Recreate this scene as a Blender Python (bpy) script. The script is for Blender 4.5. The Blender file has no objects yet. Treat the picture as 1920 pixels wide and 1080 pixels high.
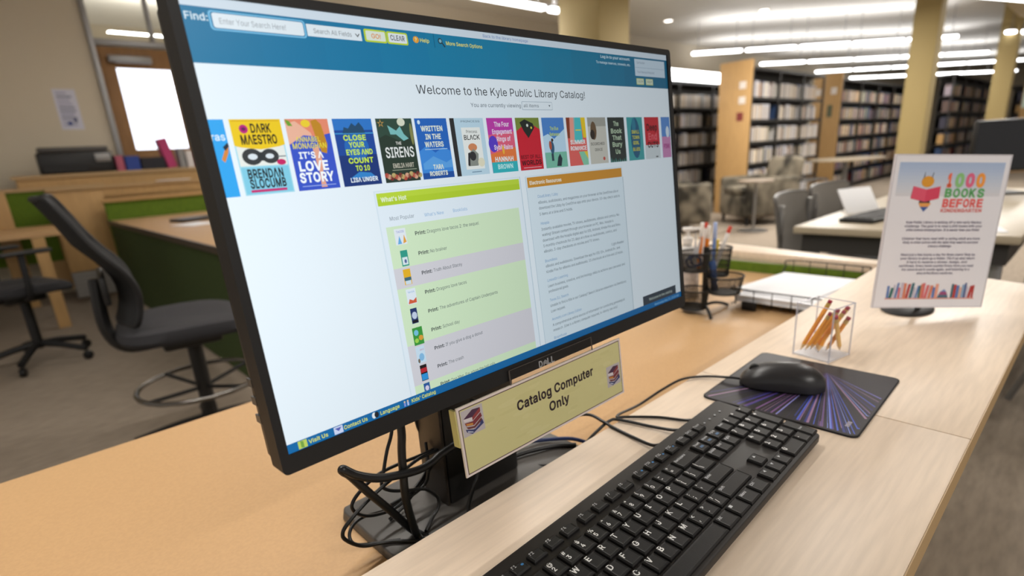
import bpy, bmesh, math, random
from mathutils import Vector, Matrix, Euler
random.seed(7)
S = bpy.context.scene
COL = S.collection
PI = math.pi

# ------------------------------------------------------------------ camera, world, exposure
cd = bpy.data.cameras.new('camera'); cam = bpy.data.objects.new('camera', cd); COL.objects.link(cam)
Fv = Vector((0.6418, 0.7073, -0.2966)).normalized()
Uv = Vector((0.2478, 0.1755, 0.9528)); Uv = (Uv - Fv * Uv.dot(Fv)).normalized()
Rv = Fv.cross(Uv)
M = Matrix((Rv, Uv, -Fv)).transposed().to_4x4(); M.translation = Vector((0, 0, 1.1009))
cam.matrix_world = M
cd.sensor_width = 36; cd.lens = 1026.2 / 1920 * 36; cd.shift_y = 70.5 / 1920
cd.clip_start = 0.02; cd.clip_end = 200
cd.dof.use_dof = True; cd.dof.focus_distance = 0.50; cd.dof.aperture_fstop = 4.4
S.camera = cam
S.view_settings.view_transform = 'Standard'; S.view_settings.look = 'None'
S.view_settings.gamma = 1; S.view_settings.use_curve_mapping = False
S.view_settings.exposure = 0.1
S.cycles.use_denoising = True
S.cycles.max_bounces = 8; S.cycles.diffuse_bounces = 3; S.cycles.transparent_max_bounces = 12
S.cycles.caustics_reflective = False; S.cycles.caustics_refractive = False
w = bpy.data.worlds.new('world'); S.world = w; w.use_nodes = True
w.node_tree.nodes['Background'].inputs[0].default_value = (1.0, 0.97, 0.93, 1)
w.node_tree.nodes['Background'].inputs[1].default_value = 0.60

def area(name, loc, size, power, color=(1, .96, .9), rot=(0, 0, 0), spread=PI):
    d = bpy.data.lights.new(name, 'AREA'); d.shape = 'RECTANGLE'; d.size, d.size_y = size
    d.energy = power; d.color = color; d.spread = spread
    o = bpy.data.objects.new(name, d); COL.objects.link(o); o.location = loc; o.rotation_euler = rot
    return o
LIGHTS = [  # pendant rows over and beyond the counter (tubes of the fixtures, some added unseen)
    ('lamp_counter', (1.2, 1.55, 2.66), (1.2, .10), 22, (0, 0, 0)),
    ('lamp_counter', (-.3, 1.5, 2.66), (1.2, .10), 26, (0, 0, 0)),
    ('lamp_counter', (.2, -2.3, 2.66), (1.6, .12), 62, (0, 0, 0)),  # added unseen lamp, brightens the upright faces turned to the camera
    ('lamp_counter', (3.6, .3, 2.66), (1.6, .12), 13, (0, 0, 0)),
    ('lamp_hall', (1.9, 5.1, 2.66), (1.2, .10), 6, (0, 0, 0)),  # added lamp behind the monitor, brightens the door wall
    ('uplight', (1.9, 5.1, 2.83), (1.2, .2), 20, (PI, 0, 0)),  # upward half of that added lamp
    ('lamp_hall', (5.2, 5.1, 2.66), (1.6, .12), 60, (0, 0, 0)),
    ('lamp_hall', (6.2, .6, 2.66), (3, .15), 90, (0, 0, 0)),
    ('lamp_hall', (7.4, 2.8, 2.66), (2.5, .15), 110, (0, 0, 0)),
    ('lamp_hall', (12.0, .3, 2.66), (3, .15), 100, (0, 0, 0)),
    ('lamp_hall', (14.5, 2.9, 2.66), (4, .15), 70, (0, 0, 0)),
    ('lamp_hall', (9.6, 5.9, 2.5), (3, .15), 55, (0, 0, 0)),
    # upward share of the hanging fixtures, which washes the ceiling
    ('uplight', (12.6, 4.4, 2.83), (4.6, .4), 32, (PI, 0, -.74)),
    ('uplight', (15.6, 5.0, 2.83), (6.5, .4), 40, (PI, 0, -.64)),
    ('uplight', (19.5, 4.8, 2.83), (6.5, .4), 42, (PI, 0, -.6)),
    ('uplight', (24.0, 4.6, 2.83), (6.5, .4), 42, (PI, 0, -.6)),
    ('uplight', (5.0, 5.1, 2.83), (1.6, .2), 45, (PI, 0, 0)),
    ('uplight', (12.0, .3, 2.83), (4, .3), 35, (PI, 0, 0)),
    ('uplight', (3.6, .3, 2.83), (1.6, .2), 14, (PI, 0, 0)),
]
for n, l, s, e, r in LIGHTS: area(n, l, s, e, rot=r, color=(.93, .94, 1) if n == 'uplight' else (1, .96, .90))

# ------------------------------------------------------------------ materials
def lin(c):
    if isinstance(c, str): c = tuple(int(c[i:i + 2], 16) for i in (0, 2, 4))
    return tuple(((v / 255) / 12.92 if v / 255 <= .04045 else ((v / 255 + .055) / 1.055) ** 2.4) for v in c)
MATS = {}
def mat(name, c, rough=.5, metal=0, noise=0, scale=20, stretch=(1, 1, 1), bump=0, alpha=1, emit=0, spec=.5, trans=0, c2=None, ior=1.45, detail=4):
    if name in MATS: return MATS[name]
    m = bpy.data.materials.new(name); m.use_nodes = True; nt = m.node_tree; b = nt.nodes['Principled BSDF']
    c = lin(c); b.inputs['Base Color'].default_value = (*c, 1)
    b.inputs['Roughness'].default_value = rough; b.inputs['Metallic'].default_value = metal
    b.inputs['Specular IOR Level'].default_value = spec; b.inputs['IOR'].default_value = ior
    b.inputs['Alpha'].default_value = alpha; b.inputs['Transmission Weight'].default_value = trans
    if emit: b.inputs['Emission Color'].default_value = (*c, 1); b.inputs['Emission Strength'].default_value = emit
    if noise or bump or c2:
        tc = nt.nodes.new('ShaderNodeTexCoord'); mp = nt.nodes.new('ShaderNodeMapping'); nz = nt.nodes.new('ShaderNodeTexNoise')
        mp.inputs['Scale'].default_value = stretch; nz.inputs['Scale'].default_value = scale; nz.inputs['Detail'].default_value = detail
        nt.links.new(tc.outputs['Object'], mp.inputs[0]); nt.links.new(mp.outputs[0], nz.inputs['Vector'])
        if noise or c2:
            r = nt.nodes.new('ShaderNodeValToRGB'); nt.links.new(nz.outputs[0], r.inputs[0]); nt.links.new(r.outputs[0], b.inputs['Base Color'])
            a, z = (tuple(v * (1 - noise) for v in c), tuple(min(1, v * (1 + noise)) for v in c)) if not c2 else (c, lin(c2))
            r.color_ramp.elements[0].color = (*a, 1); r.color_ramp.elements[1].color = (*z, 1)
            r.color_ramp.elements[0].position = .35; r.color_ramp.elements[1].position = .65
        if bump:
            bp = nt.nodes.new('ShaderNodeBump'); bp.inputs['Strength'].default_value = bump; bp.inputs['Distance'].default_value = .002
            nt.links.new(nz.outputs[0], bp.inputs['Height']); nt.links.new(bp.outputs[0], b.inputs['Normal'])
    MATS[name] = m; return m
def print_mat(name, rough=.45):
    m = bpy.data.materials.new(name); m.use_nodes = True; nt = m.node_tree; b = nt.nodes['Principled BSDF']
    a = nt.nodes.new('ShaderNodeAttribute'); a.attribute_name = 'ink'
    nt.links.new(a.outputs['Color'], b.inputs['Base Color']); b.inputs['Roughness'].default_value = rough
    MATS[name] = m; return m
def lcd_mat():
    m = bpy.data.materials.new('lcd_panel'); m.use_nodes = True; nt = m.node_tree; b = nt.nodes['Principled BSDF']
    a = nt.nodes.new('ShaderNodeAttribute'); a.attribute_name = 'ink'
    b.inputs['Base Color'].default_value = (.02, .02, .02, 1); b.inputs['Roughness'].default_value = .45
    nt.links.new(a.outputs['Color'], b.inputs['Emission Color'])
    T = .05   # polariser film: absorbs more the more slanted the light leaves it
    b.inputs['Emission Strength'].default_value = .98 / T
    b.inputs['Coat Weight'].default_value = 1; b.inputs['Coat Roughness'].default_value = .35; b.inputs['Coat IOR'].default_value = 1.4
    b.inputs['Coat Tint'].default_value = (T * .93, T * 1.0, T * 1.05, 1)
    b.inputs['Emission Strength'].default_value = LCD_STRENGTH
    MATS['lcd_panel'] = m; return m
LCD_STRENGTH = 20.8

WOOD = mat('maple_laminate', 'E0CCB6', .38, noise=.055, scale=9, stretch=(1.2, 16, 4), spec=.4)
WOODEDGE = mat('tan_edge_band', 'B4956A', .5)
DESK = mat('beech_desktop', 'C29C70', .5, noise=.035, scale=260, spec=.35)
TANPANEL = mat('tan_wood_panel', 'B9935F', .55, noise=.05, scale=6, stretch=(6, 6, 1))
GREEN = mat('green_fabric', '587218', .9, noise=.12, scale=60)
BLACKP = mat('black_plastic', '1B1A1A', .42)
BLACKM = mat('matte_black_plastic', '141314', .55)
KEYM = mat('key_plastic', '1A191A', .48, bump=.05, scale=900)
DARKG = mat('dark_grey_plastic', '4A4744', .38)
RUBBER = mat('black_cable', '0E0E0F', .38)
WHITEP = mat('white_plastic', 'E8E4E0', .4)
PAPER = mat('white_paper', 'F2F3F7', .8)
CARPET = mat('carpet', '8C7F70', .95, noise=.13, scale=5, stretch=(2.2, 9, 1), bump=.6, detail=9)
CEIL = mat('ceiling_paint', 'E2DDD2', .8)
WALLM = mat('beige_wall_paint', 'CABEA8', .8)
TANCOL = mat('tan_column_paint', 'A39060', .7)
METAL = mat('grey_metal', '8E8C8A', .35, .6)
CHROME = mat('chrome', 'D8D8D8', .15, 1)
DARKMETAL = mat('dark_mesh_metal', '2A2927', .45, .4)
SHELFM = mat('black_shelf_metal', '1E1B19', .5)
MESHF = mat('black_mesh_fabric', '141415', .8)
SEATF = mat('charcoal_seat_fabric', '29282B', .85)
GREYMESH = mat('grey_mesh_fabric', '76716A', .8)
ACRYL = mat('clear_acrylic', 'F4F6F8', .04, trans=1, ior=1.12, alpha=1)
INK = print_mat('printed_ink'); 
TUBE = mat('lit_tube', 'FFFFFF', .5, emit=7)
DOOROAK = mat('brown_oak_door', '8A6233', .5, noise=.1, scale=5, stretch=(6, 6, 1))
LCD = lcd_mat()

# ------------------------------------------------------------------ mesh helpers
class MB:
    def __init__(s): s.v = []; s.f = []; s.m = []
    def add(s, v, f, m=0):
        o = len(s.v); s.v += [tuple(p) for p in v]; s.f += [tuple(i + o for i in q) for q in f]; s.m += [m] * len(f); return s
    def box(s, x0, x1, y0, y1, z0, z1, m=0, T=None):
        v = [Vector((x, y, z)) for x in (x0, x1) for y in (y0, y1) for z in (z0, z1)]
        if T: v = [T @ p for p in v]
        return s.add(v, [(0, 1, 3, 2), (4, 6, 7, 5), (0, 4, 5, 1), (2, 3, 7, 6), (0, 2, 6, 4), (1, 5, 7, 3)], m)
    def prism(s, pts, z0, z1, m=0, T=None, taper=1):
        n = len(pts); cx = sum(p[0] for p in pts) / n; cy = sum(p[1] for p in pts) / n
        v = [Vector((x, y, z0)) for x, y in pts] + [Vector((cx + (x - cx) * taper, cy + (y - cy) * taper, z1)) for x, y in pts]
        if T: v = [T @ p for p in v]
        return s.add(v, [tuple(range(n - 1, -1, -1)), tuple(range(n, 2 * n))] + [(i, (i + 1) % n, n + (i + 1) % n, n + i) for i in range(n)], m)
    def cyl(s, a, b, r, r2=None, n=16, m=0, cap=True):
        a, b = Vector(a), Vector(b); d = (b - a).normalized(); u = d.orthogonal().normalized(); w_ = d.cross(u); r2 = r if r2 is None else r2
        v = [a + (u * math.cos(t) + w_ * math.sin(t)) * r for t in [2 * PI * i / n for i in range(n)]] + [b + (u * math.cos(t) + w_ * math.sin(t)) * r2 for t in [2 * PI * i / n for i in range(n)]]
        f = [(i, (i + 1) % n, n + (i + 1) % n, n + i) for i in range(n)]
        if cap: f += [tuple(range(n - 1, -1, -1)), tuple(range(n, 2 * n))]
        return s.add(v, f, m)
    def lathe(s, prof, c=(0, 0, 0), n=24, m=0, sx=1, sy=1):
        v = []; f = []
        for r, z in prof:
            for i in range(n): v.append((c[0] + sx * r * math.cos(2 * PI * i / n), c[1] + sy * r * math.sin(2 * PI * i / n), c[2] + z))
        for k in range(len(prof) - 1):
            for i in range(n): f.append((k * n + i, k * n + (i + 1) % n, (k + 1) * n + (i + 1) % n, (k + 1) * n + i))
        if prof[0][0] > 1e-4: f.append(tuple(range(n - 1, -1, -1)))
        if prof[-1][0] > 1e-4: f.append(tuple(range((len(prof) - 1) * n, len(prof) * n)))
        return s.add(v, f, m)
    def tube(s, pts, r, n=8, m=0, smooth=True, closed=False, steps=6):
        P = [Vector(p) for p in pts]
        if smooth and len(P) > 2:
            Q = []; L = len(P)
            rng = range(L) if closed else range(L - 1)
            for i in rng:
                p0 = P[(i - 1) % L] if closed or i > 0 else P[0]; p1 = P[i]; p2 = P[(i + 1) % L]; p3 = P[(i + 2) % L] if closed or i + 2 < L else P[-1]
                for k in range(steps):
                    t = k / steps
                    Q.append(.5 * ((2 * p1) + (p2 - p0) * t + (2 * p0 - 5 * p1 + 4 * p2 - p3) * t * t + (3 * p1 - p0 - 3 * p2 + p3) * t ** 3))
            if not closed: Q.append(P[-1])
            P = Q
        L = len(P); v = []; f = []; u = None
        for i in range(L):
            d = ((P[(i + 1) % L] if closed or i + 1 < L else P[i]) - (P[i - 1] if closed or i > 0 else P[i])).normalized()
            if u is None: u = d.orthogonal().normalized()
            u = (u - d * u.dot(d)).normalized(); w_ = d.cross(u)
            for k in range(n):
                t = 2 * PI * k / n; v.append(P[i] + (u * math.cos(t) + w_ * math.sin(t)) * r)
        for i in range(L if closed else L - 1):
            for k in range(n):
                j = (i + 1) % L; f.append((i * n + k, i * n + (k + 1) % n, j * n + (k + 1) % n, j * n + k))
        if not closed: f += [tuple(range(n - 1, -1, -1)), tuple(range((L - 1) * n, L * n))]
        return s.add(v, f, m)
    def mesh(s, name, mats, bevel=0, segs=2, smooth=False):
        me = bpy.data.meshes.new(name); me.from_pydata([tuple(p) for p in s.v], [], s.f)
        for m in (mats if isinstance(mats, (list, tuple)) else [mats]): me.materials.append(m)
        me.polygons.foreach_set('material_index', s.m)
        bm = bmesh.new(); bm.from_mesh(me)
        bmesh.ops.recalc_face_normals(bm, faces=bm.faces)
        if bevel:
            ed = [e for e in bm.edges if len(e.link_faces) == 2 and e.calc_face_angle(0) > .6]
            bmesh.ops.bevel(bm, geom=ed, offset=bevel, segments=segs, affect='EDGES', profile=.5, clamp_overlap=True)
        bm.to_mesh(me); bm.free()
        if smooth or bevel: 
            me.polygons.foreach_set('use_smooth', [True] * len(me.polygons))
            me.set_sharp_from_angle(angle=.75)
        return me
def T_(loc=(0, 0, 0), rz=0, rx=0, ry=0): return Matrix.Translation(Vector(loc)) @ Euler((rx, ry, rz)).to_matrix().to_4x4()
def tag(o, label, cat, group=None, kind=None):
    if label: o['label'] = label
    if cat: o['category'] = cat
    if group: o['group'] = group
    if kind: o['kind'] = kind
    return o
def thing(name, label, cat, loc=(0, 0, 0), rz=0, group=None):
    o = bpy.data.objects.new(name, None); COL.objects.link(o); o.empty_display_size = .05
    o.location = loc; o.rotation_euler = (0, 0, rz); return tag(o, label, cat, group)
def obj(name, mb, m, parent=None, bevel=0, segs=2, smooth=False, T=None):
    me = mb if isinstance(mb, bpy.types.Mesh) else mb.mesh(name, m, bevel, segs, smooth)
    o = bpy.data.objects.new(name, me); COL.objects.link(o)
    if parent: o.parent = parent
    if T is not None: o.matrix_basis = T
    return o
def struct(name, mb, m, **k): o = obj(name, mb, m, **k); o['kind'] = 'structure'; return o
def dup(root, loc, rz, label=None):
    r = root.copy(); COL.objects.link(r); r.location = loc; r.rotation_euler = (0, 0, rz)
    if label: r['label'] = label
    for ch in list(root.children):
        c = ch.copy(); COL.objects.link(c); c.parent = r
        for g in ch.children:
            d = g.copy(); COL.objects.link(d); d.parent = c
    return r
# flat print: rectangles, polygons and lettering in one mesh, colour in the attribute 'ink'
GLYPHS = [   # outlines of the letters ! to ~: advance, then closed outlines x, y, x, y ..., capitals 200 high
[77, [27, 63, 25, 200, 52, 200, 50, 63], [32, 0, 22, 9, 22, 23, 32, 33, 46, 33, 55, 23, 55, 9, 46, 0]],
[126, [31, 125, 28, 200, 53, 200, 51, 125], [76, 125, 73, 200, 98, 200, 96, 125]],
[173, [95, 0, 128, 200, 148, 200, 115, 0], [4, 55, 7, 75, 157, 75, 154, 55], [25, 0, 58, 200, 78, 200, 45, 0], [16, 124, 19, 145, 169, 145, 166, 124]],
[176, [79, -29, 79, 229, 96, 229, 96, -29], [88, -3, 68, -2, 50, 4, 36, 12, 25, 24, 18, 38, 15, 54, 41, 54, 43, 43, 56, 28, 76, 20, 101, 20, 122, 29, 134, 45, 134, 63, 124, 76, 50, 102, 34, 114, 24, 128, 20, 146, 23, 162, 30, 176, 40, 187, 54, 196, 71, 201, 89, 203, 108, 201, 124, 196, 138, 187, 148, 176, 155, 163, 158, 149, 133, 149, 128, 162, 119, 172, 105, 178, 76, 179, 57, 171, 47, 157, 47, 138, 58, 126, 132, 99, 149, 86, 159, 67, 161, 55, 158, 39, 152, 25, 142, 13, 127, 4, 109, -2]],
[266, [57, 113, 40, 123, 30, 142, 30, 173, 40, 191, 57, 202, 81, 202, 98, 191, 107, 173, 107, 142, 98, 123, 81, 113], [69, 129, 78, 130, 84, 136, 88, 152, 87, 171, 84, 179, 78, 184, 69, 186, 60, 184, 54, 179, 50, 162, 51, 143, 54, 136, 60, 130], [185, -2, 168, 8, 159, 27, 159, 58, 168, 76, 185, 87, 209, 87, 226, 76, 235, 58, 235, 27, 226, 8, 209, -2], [197, 14, 206, 16, 212, 21, 216, 38, 215, 56, 212, 64, 206, 69, 197, 71, 188, 69, 182, 64, 178, 47, 179, 29, 182, 21, 188, 16], [52, 0, 190, 200, 212, 200, 75, 0]],
[176, [59, -1, 43, 5, 31, 13, 21, 24, 15, 38, 13, 52, 19, 75, 44, 101, 97, 143, 103, 159, 101, 168, 97, 175, 89, 180, 72, 180, 61, 174, 55, 164, 55, 150, 80, 112, 172, 0, 143, 0, 40, 125, 31, 145, 31, 169, 36, 180, 43, 189, 53, 196, 65, 200, 92, 200, 104, 196, 121, 181, 126, 170, 126, 150, 115, 128, 50, 77, 39, 60, 39, 42, 49, 28, 66, 19, 88, 20, 109, 29, 126, 48, 136, 73, 137, 88, 160, 88, 156, 56, 131, 18, 120, 9, 92, -1]],
[81, [31, 125, 28, 200, 53, 200, 51, 125]],
[107, [35, 81, 40, 127, 52, 173, 69, 212, 93, 212, 75, 168, 64, 123, 60, 81, 63, 45, 82, -15, 93, -38, 69, -38, 55, -8, 44, 22, 37, 52]],
[107, [15, -38, 40, 27, 47, 64, 47, 102, 39, 146, 24, 191, 15, 212, 38, 212, 56, 173, 68, 127, 72, 81, 70, 51, 64, 21, 53, -9, 38, -38]],
[178, [79, 88, 81, 130, 45, 107, 35, 124, 73, 144, 35, 163, 45, 180, 81, 158, 79, 200, 98, 200, 97, 158, 133, 180, 142, 163, 104, 144, 142, 124, 133, 107, 97, 130, 98, 88]],
[178, [78, 13, 78, 143, 100, 143, 100, 13], [24, 68, 24, 89, 154, 89, 154, 68]],
[74, [15, -47, 27, 28, 54, 28, 33, -47]],
[178, [132, 96, 132, 74, 45, 74, 45, 96]],
[74, [31, 0, 21, 9, 21, 23, 31, 33, 44, 33, 54, 23, 54, 9, 44, 0]],
[98, [92, 209, 28, -30, 6, -30, 70, 209]],
[178, [89, -3, 68, 0, 51, 9, 37, 24, 27, 45, 21, 70, 19, 100, 21, 130, 27, 155, 37, 176, 51, 190, 69, 200, 89, 203, 110, 200, 127, 190, 141, 176, 151, 155, 157, 130, 159, 100, 157, 70, 151, 45, 141, 24, 127, 9, 110, 0], [89, 20, 103, 22, 114, 29, 123, 41, 130, 56, 135, 100, 130, 143, 123, 159, 114, 171, 103, 178, 89, 181, 76, 178, 64, 171, 55, 159, 48, 143, 44, 124, 44, 76, 48, 56, 55, 41, 64, 29, 76, 22]],
[178, [30, 0, 30, 22, 154, 22, 154, 0], [109, 200, 109, 0, 84, 0, 82, 176, 34, 141, 34, 168, 78, 200]],
[178, [25, 0, 25, 19, 118, 120, 125, 137, 125, 156, 115, 172, 98, 180, 77, 180, 60, 170, 51, 153, 50, 142, 26, 142, 28, 159, 34, 174, 44, 186, 56, 195, 71, 201, 88, 203, 105, 201, 120, 195, 133, 186, 142, 175, 148, 162, 149, 136, 140, 114, 105, 71, 60, 22, 153, 22, 153, 0]],
[178, [86, -3, 68, -1, 52, 4, 38, 12, 28, 23, 20, 36, 17, 52, 43, 52, 50, 34, 65, 23, 86, 20, 108, 24, 124, 36, 128, 46, 128, 68, 118, 85, 108, 92, 95, 96, 62, 97, 62, 118, 113, 178, 27, 178, 27, 200, 146, 200, 146, 181, 83, 109, 83, 114, 104, 113, 121, 109, 135, 99, 146, 88, 152, 73, 155, 57, 152, 40, 146, 26, 135, 14, 121, 5, 105, -1]],
[178, [16, 42, 16, 62, 97, 200, 122, 200, 43, 64, 162, 64, 162, 42], [111, 0, 111, 125, 135, 125, 135, 0]],
[178, [87, -3, 70, -1, 55, 4, 42, 13, 32, 24, 26, 37, 24, 51, 48, 51, 54, 35, 68, 24, 87, 20, 109, 25, 124, 41, 129, 64, 123, 87, 108, 103, 97, 107, 76, 108, 57, 102, 50, 97, 27, 99, 38, 200, 144, 200, 144, 178, 59, 178, 54, 118, 70, 128, 90, 131, 116, 126, 136, 112, 149, 91, 154, 64, 152, 46, 145, 30, 135, 16, 121, 6, 105, 0]],
[178, [89, -3, 71, -1, 56, 6, 43, 16, 33, 29, 27, 45, 25, 64, 31, 94, 54, 134, 99, 200, 127, 200, 59, 103, 57, 103, 70, 117, 92, 124, 109, 122, 124, 116, 136, 107, 145, 94, 151, 79, 153, 62, 151, 44, 145, 29, 135, 16, 122, 6, 107, -1], [100, 21, 118, 31, 127, 50, 127, 74, 118, 92, 100, 103, 78, 103, 60, 92, 50, 74, 50, 50, 60, 31, 78, 21]],
[178, [38, 0, 127, 178, 24, 178, 24, 200, 154, 200, 154, 176, 65, 0]],
[178, [89, -3, 70, -1, 53, 5, 40, 13, 29, 24, 23, 38, 20, 53, 26, 77, 40, 95, 60, 105, 47, 111, 36, 121, 30, 134, 28, 150, 30, 164, 36, 177, 45, 188, 57, 196, 72, 201, 89, 203, 106, 201, 120, 196, 133, 188, 142, 177, 148, 164, 150, 150, 148, 134, 141, 121, 131, 111, 118, 104, 138, 95, 152, 77, 158, 53, 155, 38, 149, 24, 138, 13, 125, 5, 108, -1], [101, 20, 120, 29, 131, 45, 131, 65, 120, 82, 101, 91, 77, 91, 58, 82, 47, 65, 47, 45, 57, 29, 77, 20], [99, 115, 115, 123, 124, 138, 124, 157, 116, 172, 99, 180, 79, 180, 62, 172, 53, 157, 53, 138, 62, 123, 79, 115]],
[178, [89, 203, 107, 201, 122, 194, 135, 184, 145, 171, 151, 155, 153, 136, 146, 106, 124, 66, 79, 0, 51, 0, 118, 97, 121, 97, 108, 83, 86, 77, 69, 78, 54, 84, 42, 93, 33, 106, 27, 121, 25, 138, 27, 156, 33, 172, 43, 184, 56, 194, 72, 201], [78, 180, 60, 169, 51, 150, 51, 126, 60, 108, 78, 97, 100, 97, 118, 108, 128, 126, 128, 150, 118, 169, 100, 180]],
[74, [31, 0, 21, 9, 21, 23, 31, 33, 44, 33, 54, 23, 54, 9, 44, 0], [31, 108, 21, 118, 21, 131, 31, 141, 44, 141, 54, 131, 54, 118, 44, 108]],
[74, [15, -47, 27, 28, 54, 28, 33, -47], [34, 108, 24, 118, 24, 131, 34, 141, 48, 141, 57, 131, 57, 118, 48, 108]],
[178, [26, 70, 26, 87, 152, 151, 152, 124, 57, 80, 56, 78, 152, 32, 152, 6]],
[178, [29, 96, 29, 118, 150, 118, 150, 96], [29, 38, 29, 60, 150, 60, 150, 38]],
[178, [152, 70, 26, 6, 26, 32, 122, 79, 26, 124, 26, 151, 152, 87]],
[141, [52, 60, 56, 90, 66, 106, 90, 124, 101, 140, 102, 160, 93, 173, 79, 180, 62, 181, 47, 174, 38, 159, 36, 149, 11, 149, 13, 165, 19, 178, 29, 188, 40, 196, 54, 201, 70, 203, 86, 201, 100, 196, 112, 188, 120, 177, 126, 165, 127, 150, 126, 135, 120, 122, 112, 112, 82, 87, 77, 73, 76, 60], [57, 0, 48, 9, 48, 23, 57, 33, 71, 33, 81, 23, 81, 9, 71, 0]],
[266, [112, -51, 87, -45, 66, -35, 48, -21, 34, -3, 24, 18, 18, 43, 16, 70, 18, 97, 24, 122, 34, 143, 48, 160, 66, 174, 86, 185, 110, 191, 137, 193, 163, 191, 186, 184, 205, 174, 221, 160, 234, 144, 242, 125, 248, 105, 248, 56, 242, 30, 236, 19, 228, 11, 217, 6, 195, 5, 180, 9, 168, 20, 165, 27, 153, 12, 142, 7, 128, 5, 112, 7, 99, 14, 88, 24, 80, 38, 76, 54, 74, 72, 76, 89, 81, 104, 90, 117, 101, 127, 115, 133, 130, 135, 151, 130, 165, 120, 165, 132, 186, 132, 187, 36, 196, 25, 212, 25, 219, 30, 226, 50, 228, 85, 223, 118, 216, 133, 206, 147, 193, 158, 177, 167, 158, 172, 136, 174, 115, 172, 95, 167, 78, 158, 64, 146, 53, 131, 45, 114, 40, 93, 38, 70, 40, 47, 45, 26, 53, 8, 65, -6, 79, -18, 97, -27, 117, -32, 162, -31, 192, -23, 198, -42, 150, -53], [141, 27, 150, 31, 157, 37, 165, 58, 165, 87, 157, 106, 141, 114, 120, 113, 104, 102, 96, 84, 96, 60, 103, 40, 110, 32, 118, 27]],
[189, [6, 0, 79, 200, 109, 200, 182, 0, 155, 0, 93, 172, 33, 0], [40, 57, 40, 79, 148, 79, 148, 57]],
[179, [24, 0, 24, 200, 114, 198, 129, 193, 141, 184, 150, 174, 155, 161, 155, 135, 147, 118, 124, 103, 143, 97, 158, 80, 163, 68, 164, 54, 163, 39, 157, 26, 148, 15, 135, 7, 118, 2], [49, 22, 116, 25, 130, 31, 137, 41, 140, 54, 135, 72, 120, 86, 98, 91, 49, 91], [49, 112, 104, 113, 121, 122, 131, 137, 132, 146, 130, 159, 123, 169, 111, 175, 94, 178, 49, 178]],
[200, [105, -3, 81, 0, 59, 10, 41, 25, 27, 45, 19, 70, 16, 100, 19, 129, 27, 155, 41, 175, 59, 190, 81, 200, 105, 203, 134, 198, 158, 185, 176, 165, 186, 137, 161, 137, 153, 155, 140, 168, 115, 178, 88, 177, 72, 170, 59, 159, 49, 143, 43, 123, 41, 100, 43, 76, 49, 57, 59, 41, 72, 30, 88, 23, 115, 22, 140, 32, 153, 45, 161, 63, 186, 63, 176, 36, 158, 15, 134, 2]],
[198, [86, 0, 38, 0, 38, 22, 84, 22, 107, 25, 125, 32, 139, 43, 149, 59, 155, 78, 157, 100, 155, 123, 149, 142, 139, 157, 126, 168, 108, 175, 87, 178, 37, 178, 37, 200, 89, 200, 116, 197, 139, 188, 157, 174, 170, 154, 179, 129, 182, 100, 179, 71, 170, 47, 157, 27, 138, 12, 114, 3], [49, 200, 49, 0, 24, 0, 24, 200]],
[165, [24, 0, 24, 200, 146, 200, 146, 178, 49, 178, 49, 112, 140, 112, 140, 90, 49, 90, 49, 22, 148, 22, 148, 0]],
[161, [24, 0, 24, 200, 145, 200, 145, 178, 49, 178, 49, 109, 136, 109, 136, 87, 49, 87, 49, 0]],
[205, [106, -3, 80, 1, 59, 10, 41, 25, 27, 45, 19, 70, 16, 100, 19, 129, 27, 155, 41, 175, 58, 190, 80, 200, 104, 203, 134, 198, 159, 184, 177, 164, 186, 137, 160, 137, 147, 162, 132, 173, 115, 178, 87, 177, 72, 170, 59, 159, 49, 143, 43, 123, 41, 100, 43, 77, 49, 57, 59, 41, 72, 30, 88, 23, 106, 21, 122, 23, 136, 28, 147, 37, 156, 49, 161, 63, 163, 80, 111, 78, 111, 101, 188, 101, 185, 56, 177, 36, 165, 20, 148, 7, 128, 0]],
[203, [24, 0, 24, 200, 49, 200, 49, 114, 154, 114, 154, 200, 180, 200, 180, 0, 154, 0, 154, 91, 49, 91, 49, 0]],
[118, [12, 0, 12, 22, 47, 22, 47, 178, 12, 178, 12, 200, 106, 200, 106, 178, 72, 178, 72, 22, 106, 22, 106, 0]],
[156, [73, -3, 49, 1, 30, 13, 17, 32, 13, 68, 38, 68, 41, 41, 48, 29, 59, 22, 73, 20, 87, 22, 97, 29, 105, 41, 107, 57, 107, 200, 132, 200, 132, 57, 128, 32, 116, 13, 97, 1]],
[184, [24, 0, 24, 200, 49, 200, 49, 0], [45, 62, 45, 92, 143, 200, 176, 200], [146, 0, 76, 100, 94, 118, 176, 0]],
[155, [24, 0, 24, 200, 49, 200, 49, 22, 142, 22, 142, 0]],
[247, [24, 0, 24, 200, 60, 200, 123, 34, 187, 200, 223, 200, 223, 0, 198, 0, 198, 162, 136, 0, 111, 0, 49, 162, 49, 0]],
[206, [24, 0, 24, 200, 52, 200, 157, 44, 157, 200, 182, 200, 182, 0, 154, 0, 49, 157, 49, 0]],
[210, [105, -3, 81, 0, 59, 10, 41, 25, 28, 45, 19, 70, 16, 100, 19, 129, 28, 155, 41, 175, 59, 190, 81, 200, 105, 203, 129, 200, 151, 190, 169, 175, 182, 155, 191, 129, 194, 100, 191, 70, 182, 45, 169, 25, 151, 10, 129, 0], [105, 21, 122, 23, 137, 30, 150, 41, 161, 57, 167, 76, 169, 100, 167, 124, 161, 143, 150, 159, 137, 170, 122, 177, 105, 179, 88, 177, 72, 170, 59, 159, 49, 143, 43, 124, 41, 100, 43, 76, 49, 57, 59, 41, 72, 30, 88, 23]],
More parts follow.
